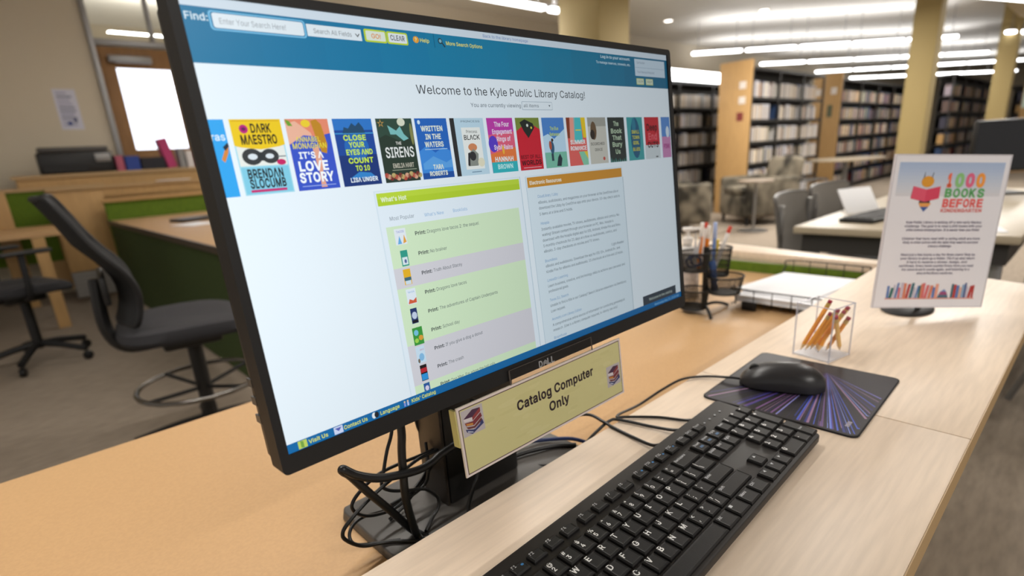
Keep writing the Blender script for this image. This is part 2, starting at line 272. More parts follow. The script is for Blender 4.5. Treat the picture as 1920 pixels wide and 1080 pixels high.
[175, [24, 0, 24, 200, 92, 200, 114, 198, 131, 192, 144, 182, 153, 169, 159, 154, 161, 137, 159, 120, 153, 104, 144, 91, 131, 82, 114, 75, 49, 73, 49, 0], [49, 95, 106, 97, 117, 101, 125, 107, 134, 125, 134, 148, 125, 166, 117, 172, 106, 176, 49, 178]],
[210, [96, 62, 123, 62, 184, -19, 158, -19], [105, -3, 81, 0, 59, 10, 41, 25, 28, 45, 19, 70, 16, 100, 19, 129, 28, 155, 41, 175, 59, 190, 81, 200, 105, 203, 129, 200, 151, 190, 169, 175, 182, 155, 191, 129, 194, 100, 191, 70, 182, 45, 169, 25, 151, 10, 129, 0], [105, 21, 122, 23, 137, 30, 150, 41, 161, 57, 167, 76, 169, 100, 167, 124, 161, 143, 150, 159, 137, 170, 122, 177, 105, 179, 88, 177, 72, 170, 59, 159, 49, 143, 43, 124, 41, 100, 43, 76, 49, 57, 59, 41, 72, 30, 88, 23]],
[176, [24, 0, 24, 200, 114, 198, 131, 192, 144, 183, 154, 170, 159, 155, 161, 138, 159, 122, 154, 107, 144, 94, 131, 85, 114, 80, 49, 79, 49, 0], [49, 100, 106, 101, 125, 111, 135, 128, 135, 150, 125, 167, 117, 173, 92, 178, 49, 178], [139, 0, 90, 85, 119, 85, 168, 0]],
[176, [88, -3, 68, -2, 50, 4, 36, 12, 25, 24, 18, 38, 15, 54, 41, 54, 43, 43, 56, 28, 76, 20, 101, 20, 122, 29, 134, 45, 134, 63, 124, 76, 50, 102, 34, 114, 24, 128, 20, 146, 23, 162, 30, 176, 40, 187, 54, 196, 71, 201, 89, 203, 108, 201, 124, 196, 138, 187, 148, 176, 155, 163, 158, 149, 133, 149, 128, 162, 119, 172, 105, 178, 76, 179, 57, 171, 47, 157, 47, 138, 58, 126, 132, 99, 149, 86, 159, 67, 161, 55, 158, 39, 152, 25, 142, 13, 127, 4, 109, -2]],
[176, [12, 178, 12, 200, 164, 200, 164, 178, 101, 178, 101, 0, 76, 0, 76, 178]],
[203, [102, -3, 80, -1, 60, 6, 45, 17, 33, 31, 26, 49, 24, 68, 24, 200, 49, 200, 51, 56, 55, 44, 63, 34, 74, 27, 86, 22, 102, 20, 117, 22, 130, 27, 140, 34, 148, 44, 153, 56, 154, 200, 180, 200, 180, 68, 177, 49, 170, 31, 159, 17, 143, 6, 124, -1]],
[189, [80, 0, 6, 200, 33, 200, 94, 28, 155, 200, 182, 200, 109, 0]],
[270, [61, 0, 6, 200, 32, 200, 76, 38, 120, 200, 149, 200, 193, 38, 237, 200, 263, 200, 208, 0, 179, 0, 135, 165, 91, 0]],
[186, [7, 0, 78, 103, 12, 200, 41, 200, 93, 122, 147, 200, 175, 200, 108, 103, 179, 0, 150, 0, 93, 84, 36, 0]],
[186, [80, 0, 80, 82, 6, 200, 36, 200, 93, 106, 150, 200, 179, 200, 105, 82, 105, 0]],
[172, [16, 0, 16, 18, 124, 178, 16, 178, 16, 200, 156, 200, 156, 182, 48, 22, 157, 22, 157, 0]],
[107, [40, -38, 40, 212, 93, 212, 93, 192, 63, 192, 63, -17, 93, -17, 93, -38]],
[98, [70, -30, 6, 209, 28, 209, 92, -30]],
[107, [15, -38, 15, -17, 45, -17, 45, 192, 15, 192, 15, 212, 68, 212, 68, -38]],
[128, [61, 182, 68, 182, 68, 172, 61, 172], [10, 109, 51, 194, 78, 194, 118, 109, 94, 109, 63, 176, 65, 176, 34, 109]],
[125, [125, 0, 125, -22, 0, -22, 0, 0]],
[86, [45, 169, 19, 208, 46, 208, 65, 169]],
[153, [49, -2, 27, 8, 19, 18, 14, 29, 13, 54, 23, 70, 39, 80, 104, 92, 108, 101, 105, 117, 94, 127, 77, 130, 59, 127, 42, 113, 39, 108, 16, 115, 22, 127, 41, 143, 64, 150, 94, 149, 112, 142, 127, 126, 131, 114, 132, 0, 109, 0, 109, 20, 93, 5, 75, -2], [79, 19, 98, 29, 107, 45, 108, 75, 46, 59, 37, 49, 37, 34, 45, 24, 58, 19]],
[167, [90, -3, 68, 2, 47, 23, 44, 23, 44, 0, 21, 0, 21, 200, 45, 200, 45, 126, 67, 146, 90, 151, 108, 149, 123, 142, 136, 130, 145, 115, 151, 96, 153, 74, 151, 52, 145, 33, 136, 18, 123, 6, 108, -1], [87, 18, 99, 20, 110, 26, 118, 34, 128, 59, 128, 89, 118, 114, 110, 122, 99, 128, 87, 130, 74, 128, 63, 123, 55, 114, 46, 90, 46, 59, 55, 34, 64, 26, 74, 20]],
[156, [62, -1, 46, 6, 32, 18, 22, 33, 16, 52, 13, 74, 16, 95, 22, 114, 32, 130, 46, 142, 62, 149, 92, 150, 120, 140, 134, 127, 142, 109, 119, 103, 106, 122, 89, 129, 68, 128, 57, 122, 49, 113, 39, 88, 39, 59, 49, 35, 57, 26, 68, 20, 95, 20, 111, 30, 120, 46, 143, 40, 134, 22, 120, 8, 103, 0, 92, -2]],
[167, [77, -3, 59, -1, 44, 6, 31, 18, 22, 33, 15, 52, 13, 74, 16, 96, 22, 115, 31, 130, 44, 142, 59, 149, 77, 151, 99, 146, 122, 126, 122, 200, 146, 200, 146, 0, 123, 0, 123, 23, 120, 23, 107, 6, 89, -2], [80, 18, 93, 20, 103, 26, 112, 34, 121, 59, 121, 90, 112, 114, 103, 123, 93, 128, 80, 130, 68, 128, 57, 122, 49, 114, 39, 89, 39, 59, 49, 34, 57, 26, 68, 20]],
[159, [83, -3, 63, -1, 46, 6, 32, 18, 22, 33, 16, 52, 13, 73, 16, 95, 22, 114, 32, 130, 45, 141, 62, 149, 81, 151, 105, 147, 126, 134, 140, 111, 144, 95, 146, 67, 38, 67, 43, 42, 59, 24, 70, 20, 92, 19, 107, 24, 120, 42, 143, 36, 132, 15, 111, 2], [39, 87, 122, 87, 117, 106, 103, 123, 81, 130, 57, 123, 43, 106]],
[100, [90, 149, 90, 129, 3, 129, 3, 149], [32, 0, 33, 181, 38, 191, 53, 204, 95, 205, 89, 184, 77, 186, 67, 185, 61, 181, 56, 165, 56, 0]],
[167, [66, -58, 42, -50, 25, -36, 20, -27, 40, -16, 53, -31, 70, -37, 98, -36, 111, -29, 120, -18, 122, -2, 122, 27, 107, 11, 89, 3, 60, 4, 44, 10, 31, 21, 22, 35, 16, 54, 13, 75, 16, 97, 22, 115, 31, 130, 44, 142, 60, 149, 77, 151, 100, 147, 123, 125, 123, 149, 146, 149, 146, -3, 144, -21, 138, -35, 128, -46, 114, -53, 99, -58], [80, 23, 93, 25, 104, 30, 112, 37, 122, 60, 122, 91, 112, 115, 104, 123, 93, 128, 80, 130, 68, 128, 57, 122, 49, 114, 39, 90, 39, 61, 49, 38, 57, 30, 68, 25]],
[161, [45, 0, 21, 0, 21, 200, 45, 200, 45, 126, 49, 131, 60, 142, 74, 149, 89, 151, 104, 150, 116, 145, 126, 137, 134, 126, 139, 112, 140, 0, 116, 0, 116, 92, 114, 108, 107, 120, 97, 127, 82, 129, 63, 125, 50, 111, 46, 101]],
[66, [21, 0, 21, 149, 45, 149, 45, 0], [27, 175, 18, 184, 18, 196, 27, 205, 39, 205, 49, 196, 49, 184, 39, 175]],
[66, [21, 149, 45, 149, 44, -25, 34, -44, 25, -51, -4, -56, -4, -34, 10, -33, 16, -28, 21, -11], [26, 175, 17, 184, 17, 196, 26, 205, 39, 205, 48, 196, 48, 184, 39, 175]],
[150, [43, 54, 43, 83, 47, 83, 112, 149, 142, 149, 72, 78, 70, 78], [21, 0, 21, 200, 45, 200, 45, 0], [116, 0, 58, 73, 75, 90, 146, 0]],
[74, [40, 1, 29, 8, 23, 19, 21, 33, 21, 200, 45, 200, 45, 30, 51, 21, 67, 21, 71, 1, 59, -1]],
[240, [21, 0, 21, 149, 44, 149, 44, 124, 52, 136, 68, 148, 86, 152, 101, 149, 113, 142, 123, 128, 132, 138, 150, 147, 172, 152, 195, 146, 205, 139, 212, 129, 217, 116, 219, 0, 195, 0, 195, 100, 193, 114, 186, 123, 176, 128, 155, 129, 141, 121, 133, 106, 132, 0, 108, 0, 108, 102, 106, 113, 99, 122, 90, 128, 70, 129, 55, 121, 46, 105, 45, 0]],
[161, [45, 0, 21, 0, 21, 149, 44, 149, 44, 124, 49, 131, 60, 142, 74, 149, 89, 151, 104, 150, 116, 145, 126, 137, 134, 126, 139, 112, 140, 0, 116, 0, 116, 92, 114, 108, 107, 120, 97, 127, 82, 129, 63, 125, 50, 111, 46, 101]],
[163, [82, -3, 62, -1, 46, 6, 32, 18, 22, 33, 16, 52, 13, 74, 16, 95, 22, 114, 32, 130, 46, 142, 62, 149, 82, 151, 101, 149, 117, 142, 131, 130, 141, 114, 148, 95, 150, 74, 148, 52, 141, 33, 131, 18, 117, 6, 101, -1], [82, 18, 95, 20, 106, 26, 115, 35, 124, 59, 124, 88, 115, 113, 106, 122, 95, 128, 82, 130, 68, 128, 57, 122, 49, 113, 39, 88, 39, 59, 49, 35, 57, 26, 68, 20]],
[167, [21, -56, 21, 149, 44, 149, 44, 126, 67, 146, 90, 151, 108, 149, 123, 142, 136, 130, 145, 115, 151, 96, 153, 74, 151, 52, 145, 33, 136, 18, 123, 6, 108, -1, 90, -3, 68, 2, 45, 23, 45, -56], [87, 18, 99, 20, 110, 26, 118, 34, 128, 59, 128, 89, 118, 114, 110, 122, 99, 128, 87, 130, 74, 128, 63, 123, 55, 114, 46, 90, 46, 59, 55, 34, 64, 26, 74, 20]],
[167, [146, -56, 122, -56, 122, 23, 107, 6, 89, -2, 77, -3, 59, -1, 44, 6, 31, 18, 22, 33, 15, 52, 13, 74, 16, 96, 22, 115, 31, 130, 44, 142, 59, 149, 77, 151, 99, 146, 120, 126, 123, 126, 123, 149, 146, 149], [80, 18, 93, 20, 103, 26, 112, 34, 121, 59, 121, 90, 112, 114, 103, 123, 93, 128, 80, 130, 68, 128, 57, 122, 49, 114, 39, 89, 39, 59, 49, 34, 57, 26, 68, 20]],
[102, [21, 0, 21, 149, 44, 149, 45, 126, 51, 136, 60, 144, 71, 150, 96, 151, 96, 127, 71, 127, 55, 118, 46, 103, 45, 0]],
[143, [57, -2, 33, 7, 24, 15, 18, 25, 14, 37, 37, 42, 41, 31, 49, 24, 59, 19, 85, 20, 96, 25, 103, 32, 105, 40, 100, 53, 83, 61, 41, 73, 28, 82, 21, 93, 18, 108, 20, 120, 26, 130, 34, 139, 58, 150, 88, 150, 110, 141, 123, 124, 127, 114, 105, 109, 95, 124, 86, 129, 74, 131, 61, 129, 52, 125, 45, 118, 43, 109, 44, 101, 56, 91, 108, 76, 120, 67, 128, 56, 130, 42, 128, 30, 123, 19, 114, 9, 102, 3, 88, -2]],
[89, [80, 149, 80, 129, 3, 129, 3, 149], [26, 185, 50, 185, 51, 30, 54, 24, 79, 21, 84, 1, 66, -2, 49, 1, 36, 8, 28, 20, 26, 36]],
[161, [72, -2, 57, 0, 45, 4, 35, 12, 27, 23, 22, 37, 21, 149, 45, 149, 45, 57, 47, 41, 54, 30, 65, 22, 79, 20, 98, 24, 111, 38, 116, 60, 116, 149, 140, 149, 140, 0, 117, 0, 117, 25, 112, 18, 101, 7, 87, 0]],
[153, [64, 0, 7, 149, 33, 149, 77, 26, 120, 149, 146, 149, 89, 0]],
[223, [54, 0, 9, 149, 34, 149, 67, 30, 99, 149, 124, 149, 156, 30, 189, 149, 214, 149, 169, 0, 145, 0, 112, 118, 78, 0]],
[149, [8, 0, 62, 76, 11, 149, 39, 149, 75, 93, 111, 149, 138, 149, 88, 76, 141, 0, 113, 0, 75, 56, 36, 0]],
[153, [19, -54, 24, -34, 41, -35, 51, -29, 64, 0, 7, 149, 33, 149, 77, 26, 120, 149, 146, 149, 75, -34, 63, -49, 46, -56]],
[150, [16, 0, 16, 18, 100, 127, 19, 127, 19, 149, 131, 149, 131, 130, 50, 22, 133, 22, 133, 0]],
[107, [12, 86, 12, 99, 26, 101, 34, 106, 39, 115, 44, 183, 52, 199, 68, 209, 93, 212, 93, 192, 79, 190, 70, 184, 65, 174, 61, 107, 54, 96, 38, 89], [93, -38, 68, -35, 52, -25, 44, -9, 39, 59, 34, 68, 26, 74, 12, 75, 12, 88, 38, 86, 54, 78, 61, 67, 65, 0, 70, -10, 79, -16, 93, -18], [12, 75, 12, 99, 36, 99, 36, 75]],
[90, [56, 264, 56, -64, 35, -64, 35, 264]],
[107, [96, 86, 70, 89, 54, 96, 46, 107, 43, 174, 38, 184, 29, 190, 15, 192, 15, 212, 39, 209, 55, 199, 64, 183, 68, 115, 73, 106, 82, 101, 96, 99], [15, -38, 15, -18, 29, -16, 38, -10, 43, 0, 46, 67, 54, 78, 70, 86, 96, 88, 96, 75, 82, 73, 73, 68, 68, 59, 64, -9, 55, -25, 39, -35], [96, 75, 72, 75, 72, 99, 96, 99]],
[178, [21, 59, 22, 74, 26, 86, 32, 94, 50, 104, 69, 104, 86, 95, 113, 76, 125, 77, 131, 82, 135, 99, 157, 99, 156, 84, 152, 73, 145, 64, 128, 55, 109, 55, 91, 64, 65, 82, 53, 81, 48, 77, 44, 70, 43, 59]]]
GC = {}
def inside(p, L):
    n_ = len(L); c_ = False
    for i in range(n_):
        (x1_, y1_), (x2_, y2_) = L[i], L[(i + 1) % n_]
        if (y1_ > p[1]) != (y2_ > p[1]) and p[0] < (x2_ - x1_) * (p[1] - y1_) / (y2_ - y1_) + x1_: c_ = not c_
    return c_
def glyph(ch, bold):
    k = (ch, bold)
    if k not in GC:
        d = GLYPHS[ord(ch) - 33]; V = []; F_ = []
        loops = [[(q[2 * i] / 200, q[2 * i + 1] / 200) for i in range(len(q) // 2)] for q in d[1:]]
        host = {}
        for i, a_ in enumerate(loops):
            for j, b_ in enumerate(loops):
                if i != j and all(inside(p, b_) for p in a_): host[i] = j
        for i, a_ in enumerate(loops):      # overlapping strokes are filled one by one, each with its own counters
            if i in host and host[i] not in host: continue
            cu = bpy.data.curves.new('g', 'CURVE'); cu.dimensions = '2D'; cu.fill_mode = 'BOTH'; cu.offset = .027 * bold
            for lp in [a_] + [loops[j] for j in host if host[j] == i]:
                sp = cu.splines.new('POLY'); sp.points.add(len(lp) - 1); sp.use_cyclic_u = True
                for q, p in enumerate(lp): sp.points[q].co = (p[0], p[1], 0, 1)
            ob = bpy.data.objects.new('g', cu); me = ob.to_mesh(); o = len(V)
            V += [(p.co.x, p.co.y) for p in me.vertices]; F_ += [tuple(v + o for v in q.vertices) for q in me.polygons]
            ob.to_mesh_clear(); bpy.data.objects.remove(ob); bpy.data.curves.remove(cu)
        GC[k] = (V, F_, d[0] / 200 + .03 * bold)
    return GC[k]
TC = {}
def glyphs(t, bold):
    k = (t, bold)
    if k not in TC:
        v, f, x = [], [], 0
        for ch in t:
            if ch == ' ': x += .37; continue
            gv, gf, adv = glyph(ch, bold); o = len(v); v += [(p[0] + x, p[1]) for p in gv]; f += [tuple(i + o for i in q) for q in gf]; x += adv
        TC[k] = (v, f, min(p[0] for p in v), max(p[0] for p in v))
    return TC[k]
class Flat:
    def __init__(s): s.v = []; s.f = []; s.c = []
    def poly(s, pts, c, l=1):
        o = len(s.v); s.v += [(x, y, l) for x, y in pts]; s.f.append(tuple(range(o, o + len(pts)))); s.c.append(c); return s
    def rect(s, x0, y0, x1, y1, c, l=1): return s.poly([(x0, y0), (x0, y1), (x1, y1), (x1, y0)], c, l)
    def ell(s, cx, cy, rx, ry, c, l=1, n=20, a0=0, a1=2 * PI): return s.poly([(cx + rx * math.cos(a0 + (a1 - a0) * i / n), cy - ry * math.sin(a0 + (a1 - a0) * i / n)) for i in range(n + (a1 - a0 < 6))], c, l)
    def text(s, t, x, y, cap, c, l=3, w=None, bold=0, align=0, rot=0):   # y = baseline, y grows downwards, cap = height of capitals
        v, f, a, b = glyphs(t, bold); k = cap; kx = (w / (b - a)) if w else k; o = len(s.v)
        wd = (b - a) * kx; x0 = x - wd * align; cr, sr = math.cos(rot), math.sin(rot)
        for p in v:
            dx = (p[0] - a) * kx + (x0 - x); dy = -p[1] * k; s.v.append((x + dx * cr - dy * sr, y + dx * sr + dy * cr, l))
        s.f += [tuple(i + o for i in q) for q in f]; s.c += [c] * len(f); return s
    def build(s, name, fn, m, parent=None, T=None):
        me = bpy.data.meshes.new(name); me.from_pydata([fn(*p) for p in s.v], [], s.f); me.materials.append(m)
        at = me.color_attributes.new('ink', 'FLOAT_COLOR', 'CORNER'); d = []
        cache = {}
        for fc, c in zip(s.f, s.c):
            if c not in cache: cache[c] = (*lin(c), 1)
            d += cache[c] * len(fc)
        at.data.foreach_set('color', d)
        return obj(name, me, m, parent, T=T)

# ------------------------------------------------------------------ room shell
FL = MB().box(-6, 34, -9, 7.5, -.1, 0); struct('floor', FL, CARPET)
struct('ceiling', MB().box(-6, 34, -9, 1.6, 3.35, 3.45).box(-6, 34, 1.6, 7.5, 3.35, 3.45), CEIL)
# wall with door and clerestory
wl = MB().box(-6, 1.17, 7.5, 7.62, 0, 3.35).box(2.18, 34, 7.5, 7.62, 0, 3.35)
struct('wall_left', wl, WALLM)
struct('wall_right', MB().box(34, 34.1, -9, 7.5, 0, 3.35), WALLM)
struct('trim_1', MB().box(1.17, 1.22, 7.46, 7.6, 0, 3.35).box(1.22, 2.18, 7.48, 7.58, 2.47, 2.53).box(1.755, 1.79, 7.48, 7.58, 2.53, 3.35).box(2.14, 2.18, 7.46, 7.6, 0, 3.35), METAL, bevel=.004)
struct('window_1', MB().box(1.22, 2.14, 7.53, 7.538, 2.53, 3.35), mat('clear_glass', 'F2F5F4', .02, trans=1, ior=1.01))
dr = MB().box(1.22, 1.36, 7.50, 7.56, 0, 2.46).box(1.89, 2.14, 7.50, 7.56, 0, 2.46).box(1.36, 1.89, 7.50, 7.56, 0, 1.42).box(1.36, 1.89, 7.50, 7.56, 2.255, 2.46)
d1 = struct('door_1', dr, DOOROAK, bevel=.004)
obj('window_pane', MB().box(1.36, 1.89, 7.52, 7.535, 1.42, 2.255), mat('daylit_glass', 'E9F1FF', .3, emit=1.9), d1)  # glass glows by itself, standing for the daylight behind it
obj('door_closer', MB().box(1.3, 1.7, 7.43, 7.50, 2.30, 2.37), METAL, d1, bevel=.01)
obj('door_handle', MB().cyl((2.07, 7.50, 1.0), (2.07, 7.44, 1.0), .02).cyl((2.07, 7.45, 1.0), (1.95, 7.45, 1.0), .012), CHROME, d1)
# room seen through the clerestory
struct('ceiling_beyond', MB().box(-1, 5, 7.62, 12, 3.6, 3.7), CEIL)
struct('wall_beyond', MB().box(-1, 5, 12, 12.1, 0, 3.6).box(-1, -.9, 7.62, 12, 0, 3.6).box(5, 5.1, 7.62, 12, 0, 3.6), WALLM)
area('lamp_beyond', (2.5, 9.6, 3.02), (1.5, .12), 45); area('uplight_beyond', (2.5, 9.6, 3.1), (1.5, .12), 50, rot=(PI, 0, 0))
# soffit along the column line
struct('trim_2', MB().box(3.5, 33, 1.45, 1.75, 2.98, 3.35).box(8, 33, 1.30, 1.45, 3.15, 3.35), mat('soffit_paint', 'C4B48F', .8))
def column(x, y, s, h, lab):
    t = thing('column', lab, 'column', (x, y, 0))
    obj('shaft', MB().box(-s, s, -s, s, .1, h), TANCOL, t, bevel=.012)
    obj('base_trim', MB().box(-s - .01, s + .01, -s - .01, s + .01, 0, .1), mat('dark_base', '3A342E', .6), t)
column(9.9, 2.10, .15, 3.35, 'slim tan square column rising behind the white literacy sign')
column(15.2, 1.86, .15, 3.35, 'farther slim tan column at the right edge, under the soffit')
column(5.25, 4.15, .27, 3.35, 'broad tan square column standing just behind the top of the monitor')
# paper notice on the left wall
n1 = Flat().rect(0, 0, 190, 390, 'C9C8D4', 0)
random.seed(3)
for k in range(10):
    y = 30 + k * 34; n1.rect(24, y, random.randint(80, 166), y + 16, random.choice(['6E7090', '8486A6', '9A9AB4']), 1)
n1.ell(80, 330, 22, 20, '3C4C86', 2); n1.ell(130, 300, 18, 26, '5C5E7C', 2)
tag(n1.build('wall_notice', lambda x, y, l: (.755 + x / 1000, 7.499 - l * 3e-4, 2.03 - y / 1000), INK), 'small pale notice taped to the beige wall left of the door', 'notice')

# ------------------------------------------------------------------ hanging tube lights
def pendant(a, b, z, lab, grp, segw=.09):
    a, b = Vector((*a, z)), Vector((*b, z)); d = (b - a); L = d.length; rz = math.atan2(d.y, d.x)
    t = thing('pendant_light', lab, 'light', a, rz, grp)
    obj('housing', MB().box(0, L, -segw * .45, segw * .45, .05, .075), METAL, t)
    obj('tube', MB().box(.01, L - .01, -segw / 2, segw / 2, 0, .05), TUBE, t, bevel=.015)
    obj('cable', MB().cyl((.12, 0, .07), (.12, 0, 3.35 - z), .005, n=6), METAL, t)
    obj('cable', MB().cyl((L - .12, 0, .07), (L - .12, 0, 3.35 - z), .005, n=6), METAL, t)
G1 = 'tube lights hanging over the book stacks'
rows = [((10.754, 6.10), (13.117, 3.97), 3, 7), ((14.0, 6.17), (16.9, 4.04), 3, 5), ((17.6, 6.2), (20.2, 4.1), 3, 6), ((21.0, 6.35), (22.9, 5.2), 2, 6)]
for ri, (a, b, ns, nt_) in enumerate(rows):
    ax, ay = a; dx, dy = (b[0] - ax) / ns, (b[1] - ay) / ns
    for k in range(nt_):
        if ay + (k + 1) * dy < 1.9 and ay + k * dy > 1.3: continue
        pendant((ax + k * dx, ay + k * dy), (ax + (k + .93) * dx, ay + (k + .93) * dy), 2.75, '%s tube light from the left in the %s row above the book stacks' % (['first', 'second', 'third', 'fourth', 'fifth', 'sixth', 'seventh'][k], ['nearest', 'second', 'third', 'farthest'][ri]), G1 + ', row %s' % ['nearest', 'second', 'third', 'farthest'][ri])
pendant((4.3, 5.10), (5.50, 5.10), 2.75, 'long tube light hanging just above the top edge of the monitor', None)
pendant((5.58, 5.10), (5.78, 5.10), 2.75, 'short lit end section beside the tube light above the monitor', None)
pendant((10.2, 1.80), (11.9, 1.22), 2.75, 'tube light at the very top right corner of the view', None)
pendant((14.9, 1.90), (16.2, 1.2), 2.72, 'tube light at the right edge, just below the topmost one', None)
for x, y, L_n, lb in ((.6, 1.55, 1.2, 'hanging tube light above the far side of the monitor, out of view'), (-.9, 1.5, 1.2, 'hanging tube light above the left end of the desk, out of view'), (-.6, -2.3, 1.6, 'added tube light behind the near side of the ledge, out of view'), (2.8, .3, 1.6, 'hanging tube light above the reading tables, out of view'), (1.3, 5.1, 1.2, 'added tube light above the green-sided desk, hidden by the monitor')):
    pendant((x, y), (x + L_n, y), 2.75, lb, None)  # fixtures added to go with the lamps placed out of sight
for k, (x, y) in enumerate([(10.24, 6.32), (11.22, 4.94), (9.9, 2.75), (11.3, 2.6), (12.8, 2.6)]):
    t = thing('downlight', ['small round downlight in the ceiling left of the tube rows', 'small round downlight at the top, above the tube rows', 'small round downlight beside the slim column', 'small round downlight between the two right columns', 'small round downlight nearest the far right column'][k], 'light', (x, y, 3.35))
    obj('rim', MB().lathe([(.075, 0), (.11, 0), (.105, -.012), (.08, -.012), (.075, 0)]), CEIL, t)
    obj('lens', MB().lathe([(.078, -.002), (.078, -.006)]), mat('lit_lens', 'FFF6EA', .5, emit=6), t)

# ------------------------------------------------------------------ counter: ledge, desk, return
WZ = .75
lg = thing('counter_ledge', 'pale maple ledge with the keyboard on it, near side of the seam', 'counter', (0, 0, WZ))
obj('top', MB().box(-.9, .7694, .0619, .4013, -.032, 0, 0), WOOD, lg, bevel=.0015)
obj('edge_band', MB().box(-.9, .7694, .0609, .0619, -.031, -.0008), WOODEDGE, lg)
obj('support_panel', MB().box(-.9, .545, .12, .14, -.75, -.032), TANPANEL, lg)
lg2 = thing('counter_ledge', 'far stretch of maple ledge carrying the pencil cup and literacy sign', 'counter', (0, 0, WZ))
LP = [(.7705, .0619), (1.655, .0619), (1.70, .19), (1.809, .424), (1.945, 1.10), (1.80, 1.10), (1.757, .4013), (.7705, .4013)]
obj('top', MB().prism(LP, -.03, 0), WOOD, lg2, bevel=.0015)
obj('edge_band', MB().prism([(.7705, .0609), (1.655, .0609), (1.655, .0619), (.7705, .0619)], -.031, -.0008), WOODEDGE, lg2)
obj('support_panel', MB().box(1.50, 1.60, .22, .38, -.75, -.03), TANPANEL, lg2)
dk = thing('service_desk', 'wide orange-beige desktop under the monitor, lower than the ledge', 'desk', (0, 0, 0))
obj('desktop', MB().box(-1.0, 1.755, .402, 1.04, .66, .69), DESK, dk, bevel=.0015)
obj('back_panel', MB().box(-1.0, 1.755, .385, .400, .03, .717), GREEN, dk)
obj('side_panel', MB().box(1.757, 1.775, .402, 1.04, .03, .719), GREEN, dk)
obj('leg', MB().box(-.98, -.92, .95, 1.0, 0, .66), METAL, dk, bevel=.004)
obj('leg', MB().box(1.66, 1.72, .95, 1.0, 0, .66), METAL, dk, bevel=.004)

# ------------------------------------------------------------------ monitor
TILT = .0999
ORG = Vector((.3745, .48, .69)); O = Vector((.111, .366, .909)) - ORG
mon = thing('monitor', 'large black flat-panel monitor showing the library catalog page', 'monitor', ORG)
TP = Matrix.Translation(O) @ Matrix.Rotation(-TILT, 4, 'X')
W_, H_ = .527, .2964
fr = MB()
def frame(u0, u1, v0, v1, iu0, iu1, iv0, iv1, y0, y1):
    fr.box(u0, u1, y0, y1, v0, iv0); fr.box(u0, u1, y0, y1, iv1, v1); fr.box(u0, iu0, y0, y1, iv0, iv1); fr.box(iu1, u1, y0, y1, iv0, iv1)
def rframe(name, u0, u1, v0, v1, iu0, iu1, iv0, iv1, y0, y1, r, m):
    a = []; 
    def arc(cx, cy, s): return [(cx + r * math.cos(s + k * PI / 8), cy + r * math.sin(s + k * PI / 8)) for k in range(5)]
    out = arc(u1 - r, v1 - r, 0) + arc(u0 + r, v1 - r, PI / 2) + arc(u0 + r, v0 + r, PI) + arc(u1 - r, v0 + r, 1.5 * PI)
    inn = [(iu1, iv1)] * 5 + [(iu0, iv1)] * 5 + [(iu0, iv0)] * 5 + [(iu1, iv0)] * 5
    n = 20; mb = MB()
    V = [(x, y0, z) for x, z in out] + [(x, y0, z) for x, z in inn] + [(x, y1, z) for x, z in out] + [(x, y1, z) for x, z in inn]
    F = []
    for i in range(n):
        j = (i + 1) % n
        F += [(i, j, n + j, n + i), (2 * n + i, 3 * n + i, 3 * n + j, 2 * n + j), (i, 2 * n + i, 2 * n + j, j), (n + i, n + j, 3 * n + j, 3 * n + i)]
    mb.add(V, F); me = mb.mesh(name, m)
    bm = bmesh.new(); bm.from_mesh(me); bmesh.ops.remove_doubles(bm, verts=bm.verts, dist=1e-6); bm.to_mesh(me); bm.free(); return me
obj('bezel', rframe('bezel', -.0065, .5335, -.0142, .3025, 0, W_, 0, H_, -.0012, .020, .004, BLACKM), None, mon, T=TP)
bk = MB().box(-.0045, .5315, .020, .036, -.010, .299).box(.03, .50, .036, .055, .02, .27)
obj('rear_housing', bk, BLACKP, mon, bevel=.004, T=TP)
obj('side_buttons', MB().box(-.006, -.0045, .024, .034, .02, .026).box(-.006, -.0045, .024, .034, .034, .040).box(-.006, -.0045, .024, .034, .048, .054), DARKG, mon, T=TP)
# stand: column and base
cz = -.0; obj('stand_column', MB().box(-.056, .056, 0, .026, .012, .33), BLACKP, mon, bevel=.003)
obj('column_side', MB().box(-.0605, -.0565, .001, .05, .012, .33), mat('brownish_black', '2B2520', .4), mon, bevel=.001)
obj('pivot_mount', MB().box(-.045, .045, -.045, .0, .30, .38), BLACKP, mon, bevel=.004)
bs = MB().prism([(-.155, -.075), (-.14, -.10), (.14, -.10), (.155, -.075), (.155, .09), (.15, .10), (-.15, .10), (-.155, .09)], .0005, .012, taper=.985)
obj('stand_base', bs, DARKG, mon, bevel=.002)

# screen picture, laid out in the page's own 1920 x 1080 pixels
P = Flat(); WH = 'F2F7FA'
P.rect(0, 0, 1920, 1080, WH, 0).rect(0, 0, 1920, 21, 'DDE5EC', 1)
for k in range(12): P.rect(k * 160, 21, k * 160 + 160, 138, ['0877A0', '0878A2', '0A7AA4', '0C7DA6', '0F80A6', '1281A6', '1580A3', '177EA0', '197B9C', '1B7798', '1C7293', '1C6C8D'][k], 1)
P.text('Find:', 6, 49, 15, 'E8F4F8', 3, w=47, bold=1)
def rrect(x0, y0, x1, y1, r, c, l):
    q = []
    for cx, cy, s in ((x1 - r, y0 + r, 0), (x0 + r, y0 + r, 1), (x0 + r, y1 - r, 2), (x1 - r, y1 - r, 3)):
        q += [(cx + r * math.cos((s + k / 4) * PI / 2), cy - r * math.sin((s + k / 4) * PI / 2)) for k in range(5)]
    P.poly(q, c, l)
rrect(55, 26, 277, 67, 8, '7CC3E6', 2); rrect(59, 29, 273, 64, 6, '2E7FA8', 3); rrect(62, 31, 271, 62, 5, 'EEF2F4', 4)
P.text('Enter Your Search Here!', 76, 53, 12, '9A9EA2', 5, w=150)
